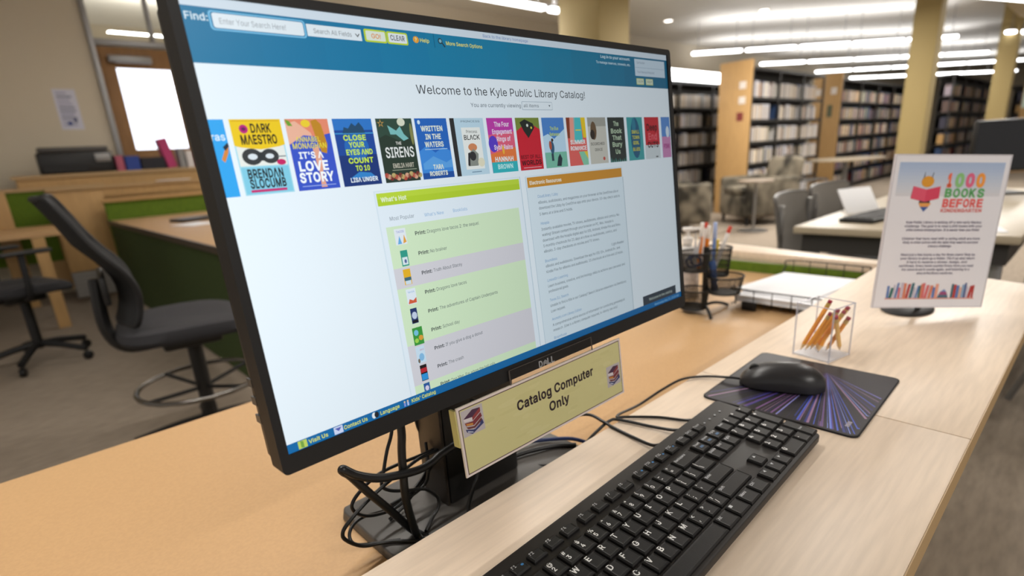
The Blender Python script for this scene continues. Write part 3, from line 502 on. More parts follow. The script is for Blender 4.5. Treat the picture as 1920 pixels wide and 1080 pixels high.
P.rect(279, 33, 429, 61, 'EDF1F3', 4); P.text('Search All Fields', 296, 53, 11, '7A7E82', 5, w=104)
P.poly([(410, 44), (413, 44), (417, 49), (421, 44), (424, 44), (417, 53)], '4A4A4A', 5)
rrect(438, 29, 506, 61, 5, 'C8DC2C', 3); rrect(443, 33, 502, 57, 3, 'E9EDDC', 4); P.text('GO!', 459, 51, 11, 'F08A2A', 5, w=28, bold=1)
rrect(507, 29, 575, 61, 5, 'C8DC2C', 3); rrect(512, 33, 571, 57, 3, 'EDEFF0', 4); P.text('CLEAR', 518, 51, 13, '3A3C48', 5, w=46, bold=1)
P.ell(603, 43, 10, 9, 'F2A52C', 3); P.text('?', 599, 48, 10, 'FFF4C8', 4, bold=1); P.text('Help', 617, 48, 10, 'F0E46C', 3, w=32, bold=1)
P.rect(666, 22, 668, 60, '0A5A7C', 3)
P.ell(689, 40, 8, 8, '22343C', 3); P.ell(689, 40, 5, 5, '7FB6C6', 4); P.poly([(693, 45), (696, 43), (706, 54), (703, 57)], '22343C', 3)
P.text('More Search Options', 710, 49, 10, 'F0E46C', 3, w=142, bold=1)
P.text('Back to the library homepage', 861, 15, 9, '6C88C0', 3, w=200)
P.text('Log in to your account:', 1453, 38, 10, 'E4F0F4', 3, w=192, bold=1); P.text('To manage reserves, renewals, etc.', 1423, 59, 9, 'D4E6EC', 3, w=222, bold=1)
P.rect(1676, 28, 1900, 94, 'CFDCE6', 3); P.rect(1680, 60, 1896, 62, 'A9BBC8', 4); P.text('Card Number', 1690, 46, 9, '8894A0', 4, w=60); P.text('Your Password Required', 1690, 82, 9, '8894A0', 4, w=126)
for x, s in ((1681, 'LOG IN'), (1749, 'HELP')): rrect(x, 103, x + 54, 128, 3, 'C6D08A', 3); rrect(x + 3, 106, x + 51, 125, 2, 'D6DCC4', 4); P.text(s, x + 10, 119, 8, '6A7048', 5, w=34)
P.text('Welcome to the Kyle Public Library Catalog!', 577, 189, 24, '34383C', 3, w=758)
P.text('You are currently viewing', 772, 224, 12, '55606A', 3, w=219); rrect(996, 204, 1149, 232, 4, 'B9C4CC', 2); rrect(998, 206, 1147, 230, 3, 'EFF4F7', 3); P.text('all items', 1004, 223, 11, '6A7278', 4, w=74); P.poly([(1128, 215), (1138, 215), (1133, 221)], '5A6268', 4)
# --- book covers (plain stand-ins of the same colours, titles as in the photo)
Y0, Y1 = 257, 430
def cov(x0, x1, c): P.rect(x0, Y0, x1, Y1, c, 1); return x0, x1 - x0
cov(-0, 34, '2EA8EE'); P.text('ras', 0, 303, 16, 'EAF6FC', 3, w=30, bold=1); P.poly([(12, 345), (26, 318), (34, 312), (30, 330), (18, 352)], 'E08A3A', 2); P.poly([(20, 318), (32, 308), (34, 316), (24, 326)], '1C2A38', 3)
x, wd = cov(46, 164, 'A9DDEA'); P.rect(46, 257, 164, 316, 'F7CC14', 2); P.poly([(46, 316), (164, 316), (150, 320), (105, 326), (60, 320)], 'F7CC14', 2); P.rect(49, 318, 161, 363, 'F2F0E6', 1.5); P.rect(50, 260, 160, 261.5, 'D69A10', 3)
P.ell(74, 279, 10, 10, 'C2187A', 4); P.ell(74, 279, 5, 4, '6A1458', 5); P.text('DARK', 90, 287, 19, '17130E', 4, w=48, bold=2); P.text('MAESTRO', 63, 313, 20, '17130E', 4, w=84, bold=2)
P.ell(80, 342, 23, 19, '35383A', 4); P.ell(122, 342, 21, 17, '35383A', 4); P.rect(95, 332, 108, 352, '35383A', 4); P.ell(81, 342, 11, 7, 'E4E8EA', 5); P.ell(121, 342, 10, 6, 'E4E8EA', 5); P.rect(140, 342, 160, 345, '8A8E90', 4); P.ell(146, 357, 11, 7, 'D01C62', 5)
P.rect(49, 366, 161, 427, '86CFE4', 2); P.text('BRENDAN', 61, 391, 20, '14181C', 4, w=84, bold=2); P.text('SLOCUMB', 61, 414, 20, '14181C', 4, w=86, bold=2); P.rect(60, 418, 146, 424, 'CE2A70', 4)
x, wd = cov(175, 287, 'F08C6C'); P.poly([(175, 268), (200, 262), (235, 290), (240, 305), (175, 316)], 'F5B79A', 2); P.ell(226, 268, 12, 9, 'F6D22E', 3); P.poly([(175, 258), (186, 262), (192, 274), (180, 273)], '6FA32C', 3)
P.poly([(175, 318), (215, 296), (250, 300), (287, 292), (287, 430), (175, 430)], '3655C8', 2.4); P.poly([(240, 262), (255, 258), (266, 270), (274, 320), (268, 342), (254, 338), (246, 300)], 'C98A1E', 3); P.poly([(232, 330), (248, 322), (252, 360), (246, 400), (252, 425), (236, 425), (238, 392)], 'F0A98C', 3)
P.text('ANNABEL', 193, 312, 12, 'F2DE3C', 4, w=64, bold=1); P.text('MONAGHAN', 182, 328, 13, 'F2DE3C', 4, w=88, bold=1); P.text("IT'S A", 193, 352, 15, 'FFFFFF', 4, w=64, bold=2); P.text('LOVE', 187, 382, 22, 'FFFFFF', 4, w=78, bold=2.5); P.text('STORY', 183, 410, 22, 'FFFFFF', 4, w=92, bold=2.5); P.rect(186, 419, 276, 421, '9FB2EC', 4)
x, wd = cov(299, 413, '12489C'); P.rect(299, 257, 413, 286, '2A78C8', 2); P.poly([(322, 294), (328, 278), (340, 282), (352, 268), (362, 276), (374, 266), (384, 280), (388, 294)], '1C4A6C', 3); P.rect(299, 293, 413, 296, '3E9AD4', 3); P.poly([(299, 350), (413, 350), (413, 430), (299, 430)], '0D3478', 2)
P.ell(356, 330, 36, 34, '1E6AB8', 2.5); P.poly([(320, 410), (350, 394), (384, 398), (400, 412)], '2E86CC', 3)
for s, y, w0, x0 in (('CLOSE', 312, 66, 321), ('YOUR', 330, 46, 333), ('EYES AND', 349, 78, 322), ('COUNT', 371, 74, 324), ('TO 10', 391, 42, 341)): P.text(s, x0, y, 13, 'D8F23C', 4, w=w0, bold=2)
P.text('LISA UNGER', 320, 420, 11, 'F4F8FC', 4, w=82, bold=2)
x, wd = cov(426, 543, '26382C'); P.poly([(426, 257), (543, 257), (543, 300), (500, 320), (450, 300), (426, 310)], '2E4A3C', 2); P.poly([(460, 275), (486, 290), (500, 278), (510, 300), (524, 312), (506, 318), (484, 300), (466, 300)], '7FC0BC', 3); P.ell(506, 267, 13, 11, 'E4E2C8', 3)
for k in range(5): a = k * 2 * PI / 5 - PI / 2; P.poly([(440 + 12 * math.cos(a), 270 + 12 * math.sin(a)), (440 + 4 * math.cos(a + .6), 270 + 4 * math.sin(a + .6)), (440 + 4 * math.cos(a - .6), 270 + 4 * math.sin(a - .6))], 'C8984C', 3)
for k in range(16): P.ell(432 + 7.4 * k, 414 + (k * 37 % 11) - 4, 7, 7, ['B84A3C', 'E0A888', '7A2C28', 'C8B070'][k % 4], 3)
P.ell(536, 300, 5, 30, '8C8A50', 3); P.text('THE', 478, 328, 8, 'EDE6DA', 4, w=18, bold=1); P.text('SIRENS', 440, 362, 27, 'F4F0EA', 4, w=94, bold=1); P.text('EMILIA HART', 457, 391, 12, 'D8CDB8', 4, w=70, bold=1); P.rect(452, 396, 534, 398, '9FA38C', 4)
x, wd = cov(553, 668, '1E66BE'); P.poly([(553, 350), (580, 335), (610, 355), (640, 340), (668, 352), (668, 430), (553, 430)], '3C8CDC', 2); P.poly([(560, 385), (600, 365), (645, 385), (668, 375), (668, 400), (560, 402)], '5CA4E4', 3); P.rect(553, 412, 668, 430, '1450A0', 3); P.ell(566, 268, 5, 6, 'D8ECFA', 4)
for s, y, w0, x0 in (('WRITTEN', 293, 78, 570), ('IN THE', 316, 56, 582), ('WATERS', 338, 68, 576)): P.text(s, x0, y, 14, 'F2F2DC', 4, w=w0, bold=2)
P.rect(574, 344, 656, 346, 'B8D4EE', 4); P.text('TARA', 594, 403, 13, 'F2F2DC', 4, w=38, bold=2); P.text('ROBERTS', 578, 421, 12, 'F2F2DC', 4, w=66, bold=2)
P.rect(680, 257, 697, 430, '2A2A2C', 1); P.rect(697, 257, 814, 430, 'C4DCE8', 1); P.rect(720, 285, 796, 412, 'F4F2EA', 2); P.text('PRINCESS', 722, 270, 6, '5A6A74', 4, w=76); P.text('Princess', 738, 302, 9, '2A2A2A', 4, w=44); P.text('BLACK', 726, 322, 14, '1C1C1C', 4, w=64, bold=1)
P.ell(756, 345, 18, 12, 'DA8A5C', 3); P.poly([(728, 402), (738, 362), (758, 350), (776, 366), (770, 402)], '8E9086', 3.5); P.ell(752, 372, 13, 14, '2C2C30', 4); P.poly([(728, 398), (734, 362), (742, 360), (736, 402)], '2C2C30', 4); P.ell(784, 392, 14, 14, 'ECE2C4', 4); P.rect(740, 419, 780, 422, '7C98AC', 3)
x, wd = cov(828, 943, 'C63AA8'); P.poly([(828, 310), (943, 300), (943, 380), (828, 392)], 'E8607C', 2); P.ell(845, 338, 20, 26, '5A3AC4', 2.5); P.poly([(828, 370), (943, 350), (943, 400), (828, 402)], 'EE7A3C', 2.7); P.rect(828, 396, 943, 430, '2CB6BC', 3)
for s, y, w0, x0 in (('The Four', 284, 66, 858), ('Engagement', 307, 88, 846), ('Rings of', 330, 62, 862), ('Sybil Rains', 356, 84, 846)): P.text(s, x0, y, 14, 'F6DCEC', 4, w=w0, bold=2)
P.ell(885, 358, 5, 14, 'F4B43C', 5); P.text('HANNAH', 844, 394, 14, 'EEF4F2', 4, w=82, bold=2); P.text('BROWN', 852, 418, 14, 'CDF2EE', 4, w=68, bold=2)
x, wd = cov(956, 1070, 'D41A30'); P.rect(956, 257, 1070, 300, '7C8C38', 2); P.poly([(956, 300), (990, 282), (1010, 306), (1040, 282), (1070, 296), (1070, 320), (956, 320)], 'D41A30', 2.5); P.poly([(975, 272), (1000, 262), (1038, 276), (1044, 290), (1010, 324), (990, 300)], '1C2420', 3); P.ell(1010, 282, 5, 5, 'E4E6D8', 4); P.ell(1028, 290, 4, 4, 'E8D850', 4); P.text('BEST OF ALL', 963, 392, 12, '5A0C18', 4, w=96, bold=1); P.text('WORLDS', 963, 413, 15, '3C0A14', 4, w=98, bold=2); P.rect(970, 421, 1058, 423, 'F2B4BC', 4)
x, wd = cov(1084, 1200, '4C86CC'); P.poly([(1084, 320), (1110, 312), (1140, 330), (1200, 296), (1200, 380), (1084, 380)], 'C4DEEE', 2); P.rect(1084, 376, 1200, 430, '7CBFA4', 3); P.text('The Blue', 1122, 300, 12, 'C8D860', 4, w=44, bold=1); P.text('Between', 1118, 320, 12, 'C8D860', 4, w=52, bold=1); P.ell(1124, 360, 11, 22, '2E5A78', 4); P.ell(1115, 352, 7, 16, 'B8563C', 5); P.ell(1127, 334, 6, 6, '3A2C28', 5); P.poly([(1140, 425), (1150, 395), (1162, 382), (1172, 400), (1164, 426)], '20303C', 4); P.rect(1116, 380, 1128, 406, '2C4450', 4)
x, wd = cov(1214, 1322, 'E8645C'); P.rect(1214, 257, 1234, 330, '8C3A20', 2); P.poly([(1234, 257), (1262, 257), (1252, 340), (1226, 345)], 'F2A08C', 2.5); P.poly([(1256, 257), (1296, 257), (1300, 345), (1250, 345)], '4CC4C4', 2.5); P.poly([(1296, 257), (1322, 257), (1322, 330), (1304, 330)], 'F2CC20', 2.5); P.rect(1262, 300, 1292, 304, 'F0D840', 3); P.text('SUMMER', 1226, 352, 14, 'F8F4F0', 4, w=86, bold=2); P.text('ROMANCE', 1224, 374, 14, 'F8F4F0', 4, w=92, bold=2); P.poly([(1270, 380), (1322, 380), (1322, 430), (1290, 430)], '8CCCA8', 3); P.poly([(1300, 380), (1322, 380), (1322, 410)], 'F0CC40', 3.5)
x, wd = cov(1336, 1448, 'CFC8BA'); P.rect(1336, 257, 1448, 290, 'A8A498', 2); P.ell(1368, 306, 18, 34, '6C5238', 3); P.ell(1360, 320, 14, 18, '2E241C', 3.5); P.text('SCORCHED', 1344, 360, 10, '5A5850', 4, w=86, bold=1); P.text('GRACE', 1366, 382, 10, '6C6A60', 4, w=48, bold=1); P.ell(1420, 412, 7, 7, 'C85048', 4)
x, wd = cov(1461, 1571, '28302E'); 
for s, y, w0 in (('The', 290, 34), ('Book', 318, 74), ('That', 344, 60), ('Bury', 370, 66), ('Us', 398, 32)): P.text(s, 1514, y, 17, 'B8C8A8', 4, w=w0, bold=2, align=.5)
for k in range(8): P.poly([(1463 + 14 * k, 430), (1468 + 14 * k, 410 + k * 7 % 12), (1473 + 14 * k, 430)], '4C8C80', 3)
x, wd = cov(1589, 1700, '3FA0A0'); P.ell(1645, 340, 34, 82, '1E5C7C', 2); P.ell(1636, 290, 14, 30, '2A7C94', 3); 
for s, y, w0 in (('SMALL', 322, 54), ('TOWN', 344, 50), ('GIRL', 366, 44), ('BLUES', 392, 50)): P.text(s, 1645, y, 13, 'D0C84C', 4, w=w0, bold=2, align=.5)
x, wd = cov(1716, 1826, 'CC2432'); P.rect(1710, 372, 1826, 430, 'D4D8D8', 2); P.text('Deep', 1730, 312, 26, '501018', 4, w=80, bold=2); P.text('End', 1738, 350, 26, 'E8646C', 4, w=66, bold=2); P.text('CUTS', 1730, 382, 22, '34080E', 4, w=82, bold=2); P.rect(1788, 420, 1806, 425, '404040', 3)
x, wd = cov(1845, 1914, '5C8CCC'); P.rect(1845, 340, 1914, 430, 'D088B4', 2); P.ell(1892, 320, 14, 24, 'DCE4EC', 3); P.text('PINK', 1856, 390, 18, 'A83C80', 4, w=48, bold=2)
# --- "What's Hot" panel
P.rect(380, 449, 945, 1056, 'E2ECF2', 1); P.rect(384, 452, 942, 1056, 'EFF5FA', 1.5); P.rect(387, 456, 939, 491, 'BCD62C', 2); P.rect(387, 456, 939, 472, 'C6DE3A', 2.3); P.text("What's Hot", 398, 480, 12, 'F4FAD8', 4, w=84, bold=2)
P.rect(944, 449, 946, 1056, 'B9CBD6', 2); P.text('Most Popular', 416, 534, 11, '8C949C', 3, w=82); P.text("What's New", 534, 536, 10, '8FB6DC', 3, w=72); P.text('Booklists', 642, 535, 10, '8FB6DC', 3, w=56)
rowsY = [(551, 'DEF0C8'), (671, 'E0D9DC'), (731, 'DEF0C8'), (904, 'E0D9DC'), (1030, 'DEF0C8'), (1056, '')]
for k in range(5): P.rect(399, rowsY[k][0], 922, rowsY[k + 1][0], rowsY[k][1], 2)
ITEMS = ['Dragons love tacos 2: the sequel', 'No brainer', 'Truth About Stacey', 'Dragons love tacos', 'The adventures of Captain Underpants', 'School day', 'If you give a dog a donut', 'The crash', 'Dog Man. For whom the ball rolls']
ENDS = [736, 596, 645, 652, 775, 601, 686, 594, 720]
for k, s in enumerate(ITEMS):
    y = 585 + k * 59 if k else 585
    P.text('Print:', 491, y, 10.5, '3E4448', 4, w=38, bold=1.6); P.text(s, 534, y, 10.5, '5E666A', 4, w=ENDS[k] - 534)
    a = y - 26; x = 426
    if k == 0: P.rect(422, a, 460, a + 46, 'F0F2F4', 3); P.poly([(428, a + 44), (436, a + 20), (442, a + 44)], '6CB4E4', 4); P.poly([(446, a + 44), (452, a + 18), (458, a + 40)], 'F2A83C', 4); P.text('TACOS', 428, a + 12, 6, '9AA0D8', 4, w=26, bold=1)
    if k == 1: P.rect(430, a + 4, 454, a + 50, '2CA08A', 3); P.rect(433, a + 24, 451, a + 46, 'E8F0F0', 4); P.ell(443, a + 36, 4, 6, '5A6CA0', 5)
    if k == 2: P.rect(428, a, 453, a + 46, 'F4B81C', 3); P.rect(429, a + 24, 452, a + 34, '3E6C7C', 4); P.rect(431, a + 34, 450, a + 45, 'D8E6EE', 4)
    if k == 3: P.rect(426, a, 459, a + 46, 'EEF2F6', 3); P.poly([(428, a + 44), (434, a + 30), (446, a + 36), (458, a + 28), (457, a + 44)], 'E0623C', 4); P.text('tacos', 432, a + 12, 6, '7CB0DC', 4, w=22)
    if k == 4: P.rect(429, a, 452, a + 46, '22386C', 3); P.ell(441, a + 22, 9, 11, 'CCD6E8', 4); P.rect(431, a + 36, 450, a + 44, '14141C', 4)
    if k == 5: P.rect(424, a, 459, a + 54, '3C9C3C', 3); P.ell(436, a + 16, 8, 9, '7CC8E0', 4); P.ell(450, a + 34, 8, 8, 'E8A43C', 4); P.ell(434, a + 40, 7, 7, 'A8DC54', 4)
    if k == 6: P.rect(424, a, 455, a + 52, 'D4E6F2', 3); P.ell(441, a + 34, 9, 12, '8CC0E4', 4); P.ell(430, a + 44, 4, 7, '7C6C5C', 4); P.text('donut', 438, a + 14, 6, 'D07890', 4, w=14)
    if k == 7: P.rect(428, a, 452, a + 50, '1A1014', 3); P.rect(429, a + 10, 451, a + 24, 'C42834', 4); P.rect(429, a + 28, 451, a + 48, '2C98DC', 4)
    if k == 8: P.rect(430, a, 452, 1055, '2C5CA0', 3); P.ell(441, a + 16, 7, 8, 'E4D8EC', 4)
# --- "Electronic Resources" panel
P.rect(972, 449, 1532, 1056, 'E4EEF3', 1); P.rect(1530, 490, 1533, 1056, 'A4B4BE', 2); P.rect(970, 452, 972, 1056, 'B9CBD6', 2); P.rect(978, 455, 1526, 490, 'D8922A', 2); P.text('Electronic Resources', 988, 480, 12, 'FBF0DC', 4, w=166, bold=2)
for s, x1, y, h in (('CloudLibrary / Libby', 1127, 528, 1), ('eBooks, audiobooks, and magazines on your browser at the OverDrive site or', 1493, 549, 0), ('download the Libby by OverDrive app onto your device. 10-day check outs to', 1499, 569, 0), ('5 items at a time and 5 holds.', 1199, 590, 0),
    ('Hoopla', 1063, 623, 1), ('Instantly available movies, TV shows, audiobooks, eBooks and comics. No', 1483, 644, 0), ('waiting! Stream content through your browser on PC, Mac. Hoopla is', 1442, 664, 0), ('download with the hoopla digital app for iOS, Android, Kindle Fire and Roku.', 1489, 684, 0), ('5 monthly checkouts for 21 days at a time on audiobooks, comics, and', 1458, 704, 0), ('eBooks. 3-day checkouts on movies and TV shows.', 1342, 724, 0), ('Light Reader', 1501, 758, 2),
    ('Boundless', 1084, 759, 1), ('eBooks and audiobooks. Download the app for iOS 15+, Android 8+, and', 1470, 778, 0), ('Kindle Fire for eBooks and audiobooks. 15 checkouts at a time and 10 holds.', 1489, 799, 0),
    ('LinkedIn Learning', 1132, 831, 1), ('Learn business, creative, and technology skills to achieve your personal and', 1494, 852, 0), ('professional goals.', 1130, 872, 0), ('Texas ILL Search', 1124, 905, 1), ('Unable to find a title in our Catalog? Search libraries elsewhere via Interlibrary', 1495, 926, 0), ('Loan request.', 1099, 947, 0),
    ('Ancestry.com Library Edition', 1190, 978, 1), ('A comprehensive online source of information for conducting genealogical', 1473, 1000, 0), ('research. (Use in a library computer required, in-library use only)', 1418, 1020, 0), ('Brainfuse', 1090, 1050, 1)):
    x0 = 1020 if h < 2 else 1417; P.text(s, x0, y, 10, '6C9CC8' if h == 1 else '56626A', 4, w=x1 - x0)
# --- bottom bar
P.rect(0, 1055, 1920, 1080, '0C6CA8', 5)
P.rect(29, 1057, 53, 1078, 'C8D860', 6); P.poly([(36, 1057), (44, 1060), (44, 1078), (36, 1075)], '7CA848', 7); P.text('Visit Us', 57, 1073, 10.5, 'E4E468', 7, w=54, bold=1.4)
P.rect(129, 1057, 155, 1078, 'D8DCF4', 6); P.poly([(132, 1061), (152, 1061), (142, 1071)], '5C64B4', 7); P.text('Contact Us', 158, 1073, 10.5, 'E4E468', 7, w=72, bold=1.4)
P.ell(252, 1067, 7, 9, 'F0F0F0', 6); P.ell(260, 1067, 7, 9, '20242C', 6.5); P.text('Language', 272, 1073, 10.5, 'E4E468', 7, w=64, bold=1.4)
P.ell(355, 1063, 3, 3, 'E8C8A8', 6); P.rect(352, 1066, 358, 1077, '8C98E0', 6); P.ell(366, 1063, 3, 3, 'E8C8A8', 6); P.rect(363, 1066, 369, 1077, 'C0C8F0', 6); P.text("Kids' Catalog", 379, 1073, 10.5, 'E4E468', 7, w=88, bold=1.4)
P.rect(1604, 1015, 1874, 1056, '3C4650', 6); P.text('Welcome to the catalog', 1650, 1042, 11, 'C4CCC0', 7, w=190, bold=1)
P.text('Wednesday May 21, 10:38 AM', 1690, 1074, 10, '8CC4F0', 7, w=205, bold=1)
P.build('screen', lambda x, y, l: (x / 1920 * W_, .0008 - l * 1.2e-4, H_ * (1 - y / 1080)), LCD, mon, T=TP)
# maker's lettering on the lower bezel
lo = Flat(); 
for s, x0, w0 in (('D', 0, 5.2), ('L', 12.4, 4.6), ('L', 18, 4.6)): lo.text(s, x0, 6.2, 6.4, 'E4E5E8', 1, w=w0, bold=2)
for k in range(3): lo.poly([(6 + 0.2, 3 + k * 1.5 - .6), (9.2, .2 + k * 1.5), (9.2, 1.1 + k * 1.5), (6.2, 4 + k * 1.5 - .6)], 'E4E5E8', 1); lo.poly([(9.2, .2 + k * 1.5), (12.2, 3 + k * 1.5 - .6), (12.2, 4 + k * 1.5 - .6), (9.2, 1.1 + k * 1.5)], 'E4E5E8', 1)
lo.build('maker_lettering', lambda x, y, l: (.252 + x / 1000, -.00135, -.0078 - y / 1000), INK, mon, T=TP)

# ------------------------------------------------------------------ sign hung on the monitor
sg = thing('hanging_sign', 'khaki "Catalog Computer Only" sign hung below the screen', 'sign', ORG)
TS = TP @ Matrix.Translation((0, -.0045, 0))
obj('board', MB().box(.1425, .3815, 0, .0016, -.0845, -.0175), mat('cream_board_edge', 'D9CFC0', .5), sg, T=TS)
obj('backing', MB().box(.1415, .144, .0016, .010, -.055, -.020), mat('yellow_tape', 'C9C37E', .5), sg, T=TS)
obj('clear_tab', MB().box(.2085, .3325, .0006, .0014, -.0178, -.003), mat('clear_tab_plastic', '3A3633', .25, alpha=.18, spec=.3), sg, T=TS)
obj('tab_rim', MB().box(.2085, .2098, 0, .0006, -.0178, -.003).box(.3312, .3325, 0, .0006, -.0178, -.003).box(.2085, .3325, 0, .0006, -.0036, -.003), mat('tab_edge', '57504C', .3, alpha=.8), sg, T=TS)
K = Flat(); K.rect(0, 0, 238, 66.5, 'E4D6D2', 0).rect(2, 2, 236, 64.5, '5E464A', 1).rect(2.9, 2.9, 235.1, 63.6, 'D2CC94', 2)
random.seed(5)
for k in range(40):
    x, y = random.uniform(20, 220), random.uniform(4, 58); K.ell(x, y, random.uniform(5, 16), random.uniform(1, 3), random.choice(['CEC88F', 'D5CF99', 'D0CA92']), 2.2 + k * .01, n=12)
K.text('Catalog Computer', 70, 27.5, 9.3, '2A1A24', 4, w=116, bold=2); K.text('Only', 113, 44, 9.3, '2A1A24', 4, w=31, bold=2)
def bookstack(x, y, s):
    K.rect(x, y, x + 25 * s, y + 25 * s, 'BDB6BA', 3)
    def q(a, c, l): K.poly([(x + p * s, y + r * s) for p, r in a], c, l)
    q([(2, 8), (13, 2), (22, 3), (12, 9)], '4C2E48', 4); q([(2, 8), (12, 9), (12, 12), (3, 11)], 'D8D0D4', 4); q([(12, 9), (22, 3), (22, 7), (12, 12.5)], '8C3A3C', 4)
    q([(3, 12), (12, 13), (22, 8), (23, 12), (13, 17), (4, 15)], '7C3038', 4.2); q([(4, 13), (12, 14.4), (12, 16.4), (5, 15)], 'C88A40', 4.5)
    q([(4, 16), (13, 18), (22, 13), (23, 16), (14, 20), (6, 18.6)], '6A3434', 4.3); q([(3, 18), (12, 21), (23, 15), (24, 19), (10, 24.5), (4, 21)], '343C6C', 4.4); q([(5, 20), (11, 22.6), (11, 23.6), (5, 21.4)], 'C0C4D8', 4.8); q([(13, 20), (20, 17), (20, 18), (13, 21.4)], 'A89CB0', 4.8)
bookstack(3.5, 4, 1.0); bookstack(209, 27, .98)
K.build('printed_face', lambda x, y, l: (.1429 + x / 1000, -.0001 - l * 4e-5, -.0178 - y / 1000), INK, sg, T=TS)

# ------------------------------------------------------------------ keyboard
U = .01905
kb = thing('keyboard', 'wide black keyboard lying on the near ledge', 'keyboard', (.286, .248, WZ), .0304)
def K3(x, y, z): return Vector((x * U, y * U, z + .00105 * y))
def kprism(mb, x0, x1, y0, y1, z0, z1, inset=0, taper=0):
    a = [K3(x, y, z) for z, e in ((z0, 0), (z1, taper)) for x, y in ((x0 + inset + e, y0 + inset + e), (x1 - inset - e, y0 + inset + e), (x1 - inset - e, y1 - inset - e), (x0 + inset + e, y1 - inset - e))]
    return mb.add(a, [(3, 2, 1, 0), (4, 5, 6, 7), (0, 1, 5, 4), (1, 2, 6, 5), (2, 3, 7, 6), (3, 0, 4, 7)])
pts = []
for cx, cy, s in ((18.75, 2.65, 0), (-4.05, 2.65, 1), (-4.05, -3.55, 2), (18.75, -3.55, 3)):
    pts += [(cx + .3 * math.cos((s + k / 4) * PI / 2), cy + .3 * math.sin((s + k / 4) * PI / 2)) for k in range(5)]
n = len(pts); body = MB()
V = [K3(x, y, 0) for x, y in pts]; V = [Vector((v.x, v.y, .004)) for v in V] + [K3(x, y, .017) for x, y in pts]
body.add(V, [tuple(range(n - 1, -1, -1)), tuple(range(n, 2 * n))] + [(i, (i + 1) % n, n + (i + 1) % n, n + i) for i in range(n)])
obj('case', body, mat('keyboard_case', '2B2827', .5), kb, bevel=.0012)
obj('foot', MB().box(-.06, -.03, .038, .05, 0, .006), RUBBER, kb); obj('foot', MB().box(.31, .34, .038, .05, 0, .006), RUBBER, kb)
obj('foot', MB().box(-.06, -.03, -.066, -.056, 0, .006), RUBBER, kb); obj('foot', MB().box(.31, .34, -.066, -.056, 0, .006), RUBBER, kb)
KEYS = []   # x centre, y centre, width, height, legend lines
def row(x, y, ks, h=1):
    for k in ks:
        wd, t = (k if isinstance(k, tuple) else (1, k))
        if t is not None: KEYS.append((x + wd / 2, y, wd, h, t))
        x += wd
x0 = -3.3
row(x0, 0, [(1.5, 'Tab')] + list('QWERTYUIOP') + ['{/[', '}/]', (1.5, '|/\\')])   # E centre at +.2
row(x0, -1, [(1.75, 'Caps')] + list('ASDFGHJKL') + [':/;', '"/\'', (2.25, 'Enter')])
row(x0, -2, [(2.25, 'Shift')] + list('ZXCVBNM') + ['</,', '>/.', '?//', (2.75, 'Shift')])
row(x0, 1, ['~/`', '!/1', '@/2', '#/3', '$/4', '%/5', '^/6', '&/7', '*/8', '(/9', ')/0', '_/-', '+/=', (2, 'Backspace')])
row(x0, -3, [(1.25, 'Ctrl'), (1.25, 'Win'), (1.25, 'Alt'), (6.25, ''), (1.25, 'Alt'), (1.25, 'Win'), (1.25, 'Menu'), (1.25, 'Ctrl')])
row(x0, 2.10, ['Esc'], .68)
for k in range(12):
    KEYS.append(((-1.95, 2.80, 7.70)[k // 4] + (k % 4) * 1.14, 2.10, 1.02, .68, 'F%d' % (k + 1)))
x1 = 11.95
row(x1, 2.10, ['PrtSc', 'ScrLk', 'Pause'], .68); row(x1, 1, ['Insert', 'Home', 'PgUp']); row(x1, 0, ['Delete', 'End', 'PgDn']); row(x1 + 1, -2, ['\u2191']); row(x1, -3, ['\u2190', '\u2193', '\u2192'])
x2 = 15.2
row(x2, 1, ['Num', '/', '*', '-']); row(x2, 0, ['7', '8', '9']); row(x2, -1, ['4', '5', '6']); row(x2, -2, ['1', '2', '3']); row(x2, -3, [(2, '0'), '.'])
KEYS.append((x2 + 3.5, -.5, 1, 2, '+')); KEYS.append((x2 + 3.5, -2.5, 1, 2, 'Enter'))
KM = {}; LG = Flat()
